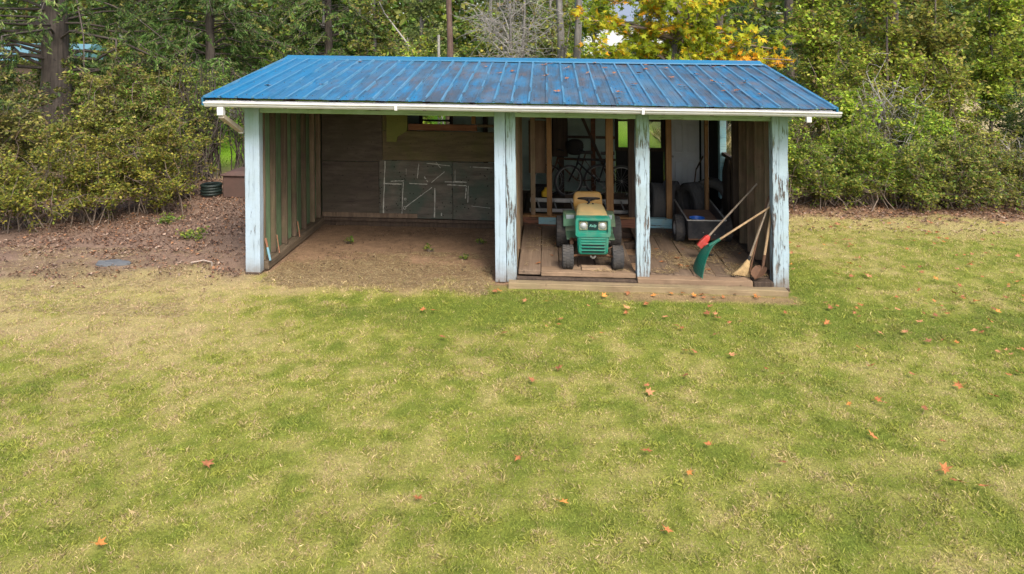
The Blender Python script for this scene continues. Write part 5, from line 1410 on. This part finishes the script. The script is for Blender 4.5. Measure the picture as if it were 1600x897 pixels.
# the orange and yellow maple
def maple():
    x, y = 3.05, 8.2
    loc = W(x, y, 0); root = empty("maple_tree", loc); tag(root, "big-leaved maple turning yellow and orange behind the roof", "maple")
    loc_ = np.array(loc); K = 9; u = np.linspace(0, 1, K); H = 7.5
    tp = np.stack([x+.05*u*H+rng.normal(0, .03, K), y+rng.normal(0, .03, K), H*u-.05], -1)[None]
    tv, tq = tubes(tp, (.13*(1-.75*u)+.04*np.exp(-u*14))[None], 10)
    nlb = 42
    tip = np.stack([x+rng.uniform(-2.2, 3.0, nlb), y+rng.uniform(-1.6, 1.6, nlb), 2.62+2.0*rng.random(nlb)**1.3], -1)
    st = np.clip((tip[:, 2]-rng.uniform(.2, 1.4, nlb))/H, .18, .9)
    s = on_curve(tp, st, np.zeros(nlb, int)); P1 = curve(s, tip, 6, .05, .04)
    v1, q1 = tubes(P1, np.linspace(.05, .012, 6)[None]*np.ones((nlb, 1)), 5)
    n2 = nlb*14; i1 = np.repeat(np.arange(nlb), 14)
    s2 = on_curve(P1, rng.uniform(.25, 1, n2), i1); dv = rng.normal(0, 1, (n2, 3)); dv[:, 2] *= .45; dv /= np.linalg.norm(dv, axis=1, keepdims=True)
    e2 = s2+dv*rng.uniform(.25, .75, (n2, 1)); P2 = curve(s2, e2, 4, .05, .06)
    v2, q2 = tubes(P2, np.linspace(.008, .003, 4)[None]*np.ones((n2, 1)), 3)
    nl = 7200
    i2 = rng.integers(0, n2, nl); c = on_curve(P2, rng.random(nl), i2)+rng.normal(0, .07, (nl, 3))
    # five-lobed leaf
    ang = np.radians([-90, -62, -30, -12, 12, 38, 62, 78, 90, 102, 118, 142, 168, 192, 210, 242]); rad = np.array([.10, .42, .30, .95, .45, 1.0, .5, .75, 1.15, .75, .5, 1.0, .45, .95, .30, .42])
    lp = np.stack([np.cos(ang)*rad, np.sin(ang)*rad+.1], -1)
    u_ = rng.normal(0, 1, (nl, 3)); u_[:, 2] = u_[:, 2]*.5-.5; u_ /= np.linalg.norm(u_, axis=1, keepdims=True)
    w_ = rng.normal(0, 1, (nl, 3)); w_[:, 2] *= .4; w_ -= u_*np.sum(u_*w_, 1, keepdims=True); w_ /= np.linalg.norm(w_, axis=1, keepdims=True)
    nn = np.cross(u_, w_); sz = rng.uniform(.065, .135, nl)
    m = len(lp)
    V = c[:, None, :]+sz[:, None, None]*(lp[None, :, 0:1]*w_[:, None, :]+lp[None, :, 1:2]*u_[:, None, :]-(.22*np.abs(lp[None, :, 0:1]))*nn[:, None, :])
    V = np.concatenate([V, c[:, None, :]], 1)
    i = np.arange(nl)[:, None]*(m+1)
    T = np.concatenate([i+np.array([[m, k, (k+1) % m]]) for k in range(m)], 0)
    pal = np.array(MAPLE); warm = np.clip(.24+.07*(c[:, 0]-x)+rng.normal(0, .28, nl)+.35*np.sin(i1[i2]*2.7), 0, .999)
    order = np.array([5, 0, 0, 1, 1, 2, 3, 3]); pi = order[(warm*len(order)).astype(int)]
    C = np.repeat(pal[pi]*rng.uniform(.75, 1.15, nl)[:, None], m+1, 0)
    np_mesh("trunk", warp(tv)-loc_, tq, MBARK_GREY, None, True, root)
    np_mesh("branches", warp(np.concatenate([v1, v2]))-loc_, np.concatenate([q1, q2+len(v1)]), MTWIG, None, True, root)
    np_mesh("crown", warp(V.reshape(-1, 3))-loc_, T, MLEAF, C, parent=root)
maple()
# grey double trunk and the bare tree beside it
tree("grey_tree", .62, 10.2, 9.0, .14, MBARK_GREY, [(0,0,6.5,1.8,1.6,1.5),(-.4,0,4.2,1.2,1.2,.8)], 3000, .10, MIDG+YG[:2], "twin-trunked grey barked tree left of the maple", None, forks=2, limbs=16)
tree("bare_tree", -.75, 9.2, 5.2, .075, MBARK_GREY, [(-.6,0,3.2,1.5,1.0,.9),(.6,.2,3.6,1.2,1.0,1.0),(-.9,0,4.6,1.3,1,1)], 500, .08, YG, "bare tree with fine pale grey twigs behind the ridge", None, limbs=34, sub=18, bare=1, twl=.9, forks=2, twigs_mat=MTWIG_GREY)
tree("pine_tree", -3.25, 14.2, 12.0, .13, MBARK_RED, [(0,0,8,1.6,1.6,2.5)], 3500, .12, FIRG, "straight slim reddish-barked pine trunk above the roof ridge", None, limbs=14)
o = MB().tube([(-3.32, 12.2, -.05), (-3.31, 12.2, 1.8), (-3.30, 12.2, 3.35)], [.045, .043, .04], 8).build("pale_pole", MTWIG_GREY, None, world=True); tag(o, "thin pale pole standing beside the slim reddish pine", "pole")
# leaning dead stem
o = MB().tube([(-3.6, 12.0, 2.2), (-4.2, 12.1, 3.0), (-5.0, 12.3, 4.0), (-5.4, 12.4, 4.8)], [.03, .028, .022, .012], 6).tube([(-3.6, 12.0, 2.2), (-3.2, 11.95, .9), (-3.0, 11.9, -.05)], [.03, .034, .04], 6).build("leaning_stem", MTWIG_GREY, None, world=True); tag(o, "thin pale dead stem leaning left of the pale pole", "dead stem")
# big fir at left with drooping boughs
conifer("fir_tree", -13.2, 9.0, 15, .40, 2.1, 5.8, 170, 40000, FIRG+SAGEG[:1], "big dark-trunked fir with drooping boughs at the upper left", None, .15, .28)
conifer("fir_tree", -9.9, 11.0, 10, .18, 1.9, 3.1, 150, 34000, FIRG, "mid-green fir between big fir and the roof's left end", None, .14, .25)
conifer("fir_tree", -7.0, 13.0, 10, .18, .9, 2.9, 150, 30000, FIRG+OLIVE[:2], "olive-green fir above the left end of the ridge", None, .14, .3)
conifer("fir_tree", 6.0, 15.5, 12, .22, .6, 2.7, 120, 18000, DARKG+FIRG[:2], "dark conifer behind the maple's right side", None, .14, .3)
conifer("fir_tree", 9.4, 18.5, 13, .25, .6, 3.0, 120, 18000, DARKG+FIRG[:1], "darkest conifer above the roof's right corner", None, .15, .3)
conifer("fir_tree", 13.6, 19.0, 13, .25, .6, 3.0, 110, 16000, DARKG+FIRG[:2], "dark conifer behind the saplings on the right", None, .15, .3)
G4 = "mixed trees behind the shed"
for (x, y, H, r_, pal, lab) in ((-5.4, 12.6, 6.5, .09, OLIVE+MIDG, "olive leafy tree left of the slim reddish pine"), (-4.6, 16.5, 7.5, .11, SAGEG+OLIVE[:2], "pale lichen-grey tree behind the olive one"),
                           (-2.0, 16.0, 7.0, .10, MIDG+YG[:2], "mid-green tree just right of the slim pine"), (.2, 17.0, 7.5, .11, OLIVE+SAGEG[:3], "grey-green tree behind the bare tree"),
                           (-8.6, 17.5, 8, .12, MIDG+OLIVE, "mixed green tree behind the left firs"), (-12.2, 17.5, 8, .12, OLIVE+SAGEG[:2], "olive tree right of the big fir trunk"),
                           (-17.0, 18.0, 8, .12, DARKG+OLIVE, "dark tree behind the big fir"), (4.2, 19.5, 8, .12, DARKG+MIDG[:2], "dark green tree behind the maple"),
                           (1.5, 12.6, 6.4, .085, BRIGHT+MIDG, "low bright green tree under the maple's left side"), (-3.9, 10.4, 3.3, .05, BRIGHT+YG, "low bright green bush-tree peeping over the ridge")):
    s_ = r_/.1
    tree("leafy_tree", x, y, H, r_, MBARK_GREY, [(0,0,H*.42,1.5*s_,1.3,H*.22),(.2,0,H*.72,1.2*s_,1.2,H*.2),(-.3,.2,H*.28,1.3*s_,1.2,H*.14)], 6500, .11*(.85+.15*s_), pal, lab, G4, limbs=20, z_first=.12)
# far houses
HS = empty("white_house", W(4.2, 31, 0)); tag(HS, "white house with grey roof glimpsed through the maple", "house")
MB().box(2.0, 29, -.5, 6.8, 35, 4.3).build("wall", MHOUSEW, HS, world=True)
MB().loft([[(1.7, 28.6, 4.3), (1.7, 32, 6.0), (1.7, 35.4, 4.3)], [(7.1, 28.6, 4.3), (7.1, 32, 6.0), (7.1, 35.4, 4.3)]]).build("roof", MHOUSER, HS, world=True)
for (x0) in (4.2, 5.6):
    WN = MB().box(x0-.06, 28.93, 1.84, x0+1.06, 28.99, 3.16).build("window", MHOUSEW, HS, world=True); MB().box(x0, 28.90, 1.9, x0+1.0, 28.925, 3.1).build("pane", MGLASS, WN, world=True)
HB = empty("far_outbuilding", W(-27, 26, 0)); tag(HB, "pale blue roofed outbuilding far off at the left edge", "outbuilding")
MB().box(-29.5, 25, -.5, -24.6, 30, 1.9).build("wall", MBROWNBIN, HB, world=True)
MB().loft([[(-29.9, 24.6, 1.9), (-29.9, 27.5, 2.75), (-29.9, 30.4, 1.9)], [(-24.2, 24.6, 1.9), (-24.2, 27.5, 2.75), (-24.2, 30.4, 1.9)]]).build("roof", MFARBLUE, HB, world=True)
# far wood: reads as one mass
n = 82000
x = rng.uniform(-45, 45, n); y = 40+rng.random(n)*14; hh = 5+6*fbm(x*.12, y*.2)+3*fbm(x*.6, y*.5)
z = rng.random(n)**.9*hh
V, T, C = leaves(np.stack([x, y, z], -1), .52, DARKG[1:]+MIDG+OLIVE, .6, .6)
C = C*np.repeat(.6+.8*fbm(x*.4, z*.5), 4)[:, None]
wood_ = np_mesh("distant_wood", warp(V), T, MLEAF, C); tag(wood_, "distant mixed wood closing the view behind everything", "wood", kind="stuff")
# tall dry grass in the field beyond the right hedge, bright grass behind the left corner
def tall_grass(name, n, x0, x1, y0, y1, h, pal, label):
    x = rng.uniform(x0, x1, n); y = rng.uniform(y0, y1, n)
    cols = np.array(pal)[rng.integers(0, len(pal), n)]*rng.uniform(.75, 1.2, n)[:, None]
    V, T, C = blades(x, y, h*rng.uniform(.5, 1.2, n), np.full(n, .014), rng.uniform(.05, .6, n), cols)
    tag(np_mesh(name, V, T, MGRASS, C), label, "grass", kind="stuff")
tall_grass("field_grass", 22000, 3.6, 17, 7.6, 15, .40, [(.34,.28,.14),(.28,.24,.10),(.38,.33,.18),(.20,.20,.06)], "tall dry pale grass in the field beyond the right hedge")
tall_grass("lawn_beyond", 16000, -11, 1, 7.6, 16, .10, [(.14,.27,.018),(.18,.32,.022),(.21,.33,.03)], "bright green grass beyond the left corner of the shed")

# ================================================================== fallen maple leaves, each its own
def leaf_mesh(i):
    ang = np.radians([-90, -62, -30, -12, 12, 38, 62, 78, 90, 102, 118, 142, 168, 192, 210, 242]); rad = np.array([.10, .42, .30, .95, .45, 1.0, .5, .75, 1.15, .75, .5, 1.0, .45, .95, .30, .42])
    rad = rad*rng.uniform(.75, 1.15, len(rad))
    cu = rng.uniform(.02, .40); cv = rng.uniform(-.1, .35); ph = rng.uniform(0, 6)
    m = MB(); m.v.append((0, .05, .10))
    for sc in (.55, 1.0):
        for a, r_ in zip(ang, rad):
            px, py = math.cos(a)*r_*sc, math.sin(a)*r_*sc+.1
            m.v.append((px*(1-.25*cu*abs(px)), py*(1-.2*cv*abs(py)), .08+cu*px*px*.8+cv*py*py*.6+.10*math.sin(3*a+ph)*sc))
    k = len(ang)
    for j in range(k): m.f.append((0, 1+j, 1+(j+1) % k)); m.f.append((1+j, 1+k+j, 1+k+(j+1) % k, 1+(j+1) % k))
    m.tube([(0, .05, .10), (.03, -.5, .06), (.1, -.95, .12)], [.03, .022, .018], 3)
    zmin = min(v[2] for v in m.v); m.v = [(a, b, c-zmin) for a, b, c in m.v]
    me = bpy.data.meshes.new("fallen_leaf"); me.from_pydata(m.v, [], m.f)
    t_ = LMATS[i % len(LMATS)]; me.materials.append(t_)
    return me
def leafm(name, c):
    t = NT(name)
    nz = t.noise(t.coord((1,1,1)), 2.2, 4, .6)
    c2 = t.mix(t.ramp(nz, [(.35, 0), (.7, .8)]), c, tuple(x*.5 for x in c)); c2 = t.mix(1.0, c2, t.rand(.75, 1.2), 'MULTIPLY')
    t.base(c2); t.rough(.75); return t.m
LMATS = [leafm("leaf_rust", (.42,.155,.050)), leafm("leaf_orange", (.58,.23,.05)), leafm("leaf_brown", (.32,.125,.050)), leafm("leaf_tan", (.47,.22,.095))]
LM = [leaf_mesh(i) for i in range(12)]
def put_leaf(x, y, z, s, label, group, mi=None, tilt=.25, slope=0.0):
    o = bpy.data.objects.new("fallen_leaf", LM[random.randrange(12) if mi is None else mi]); COL.objects.link(o)
    o.location = W(x, y, z); o.scale = (s, s, s*random.uniform(.6, 1.1))
    o.rotation_euler = (slope+random.uniform(-tilt, tilt), random.uniform(-tilt, tilt), random.uniform(0, 6.28))
    tag(o, label, "leaf", group); return o
GLW = "fallen leaves on the lawn"; LLW = "dry orange-brown maple leaf lying on the mown lawn"
for (x, y, sz, mi) in LEAFPOS:
    put_leaf(x, y, .046+float(ground_z(np.array(x), np.array(y))), sz, LLW, GLW, mi, .4)
ROOFL = [(-3.83,.28),(-3.1,.37),(-3.06,2.14),(-.94,1.85),(-.03,2.07),(.1,2.2),(.33,1.83),(.63,1.44),(.79,2.3),(1.04,1.47),(1.16,1.48),(1.24,.71),(1.63,2.19),(1.92,1.94),(1.91,.67),(1.94,.55),(2.68,2.1),(2.85,2.17),(2.42,.92),(2.51,.8),(2.89,1.04),(2.57,.36),(2.85,.15),(3.48,1.26),(.93,-.2),(1.01,.17),(.93,1.87),(2.8,.86),(2.25,2.07),(.3,1.0),(0,1.21),(-.52,1.51),(-.7,1.35),(1.43,1.5),(1.58,1.81),(2.29,1.46),(1.86,1.2),(.15,.15),(2.4,.34)]
for (x, y) in ROOFL:
    put_leaf(x, y, EZ+(y-EY)*SL+.034, random.uniform(.045, .080), "brown leaf lying on the blue metal roof", "leaves on the roof", random.choice((0, 2, 3, 6, 7, 10)), .15, math.atan(SL))
for i in range(30):
    x = random.uniform(1.45, 2.9); y = .15+2.1*random.random()
    if i < 8: x, y = random.uniform(-.3, 1.1), random.uniform(.3, 2.2)
    put_leaf(x, y, .146, random.uniform(.035, .060), "dry brown leaf on the plank floor of the shed", "leaves on the plank floor", random.choice((0, 2, 3, 6)), .3)
for i in range(16):
    put_leaf(random.uniform(.8, 3.1), random.uniform(-.42, -.27), .03, random.uniform(.035, .065), "rusty leaf fallen in front of the step timber", "leaves before the step", None, .4)
bpy.context.view_layer.update()
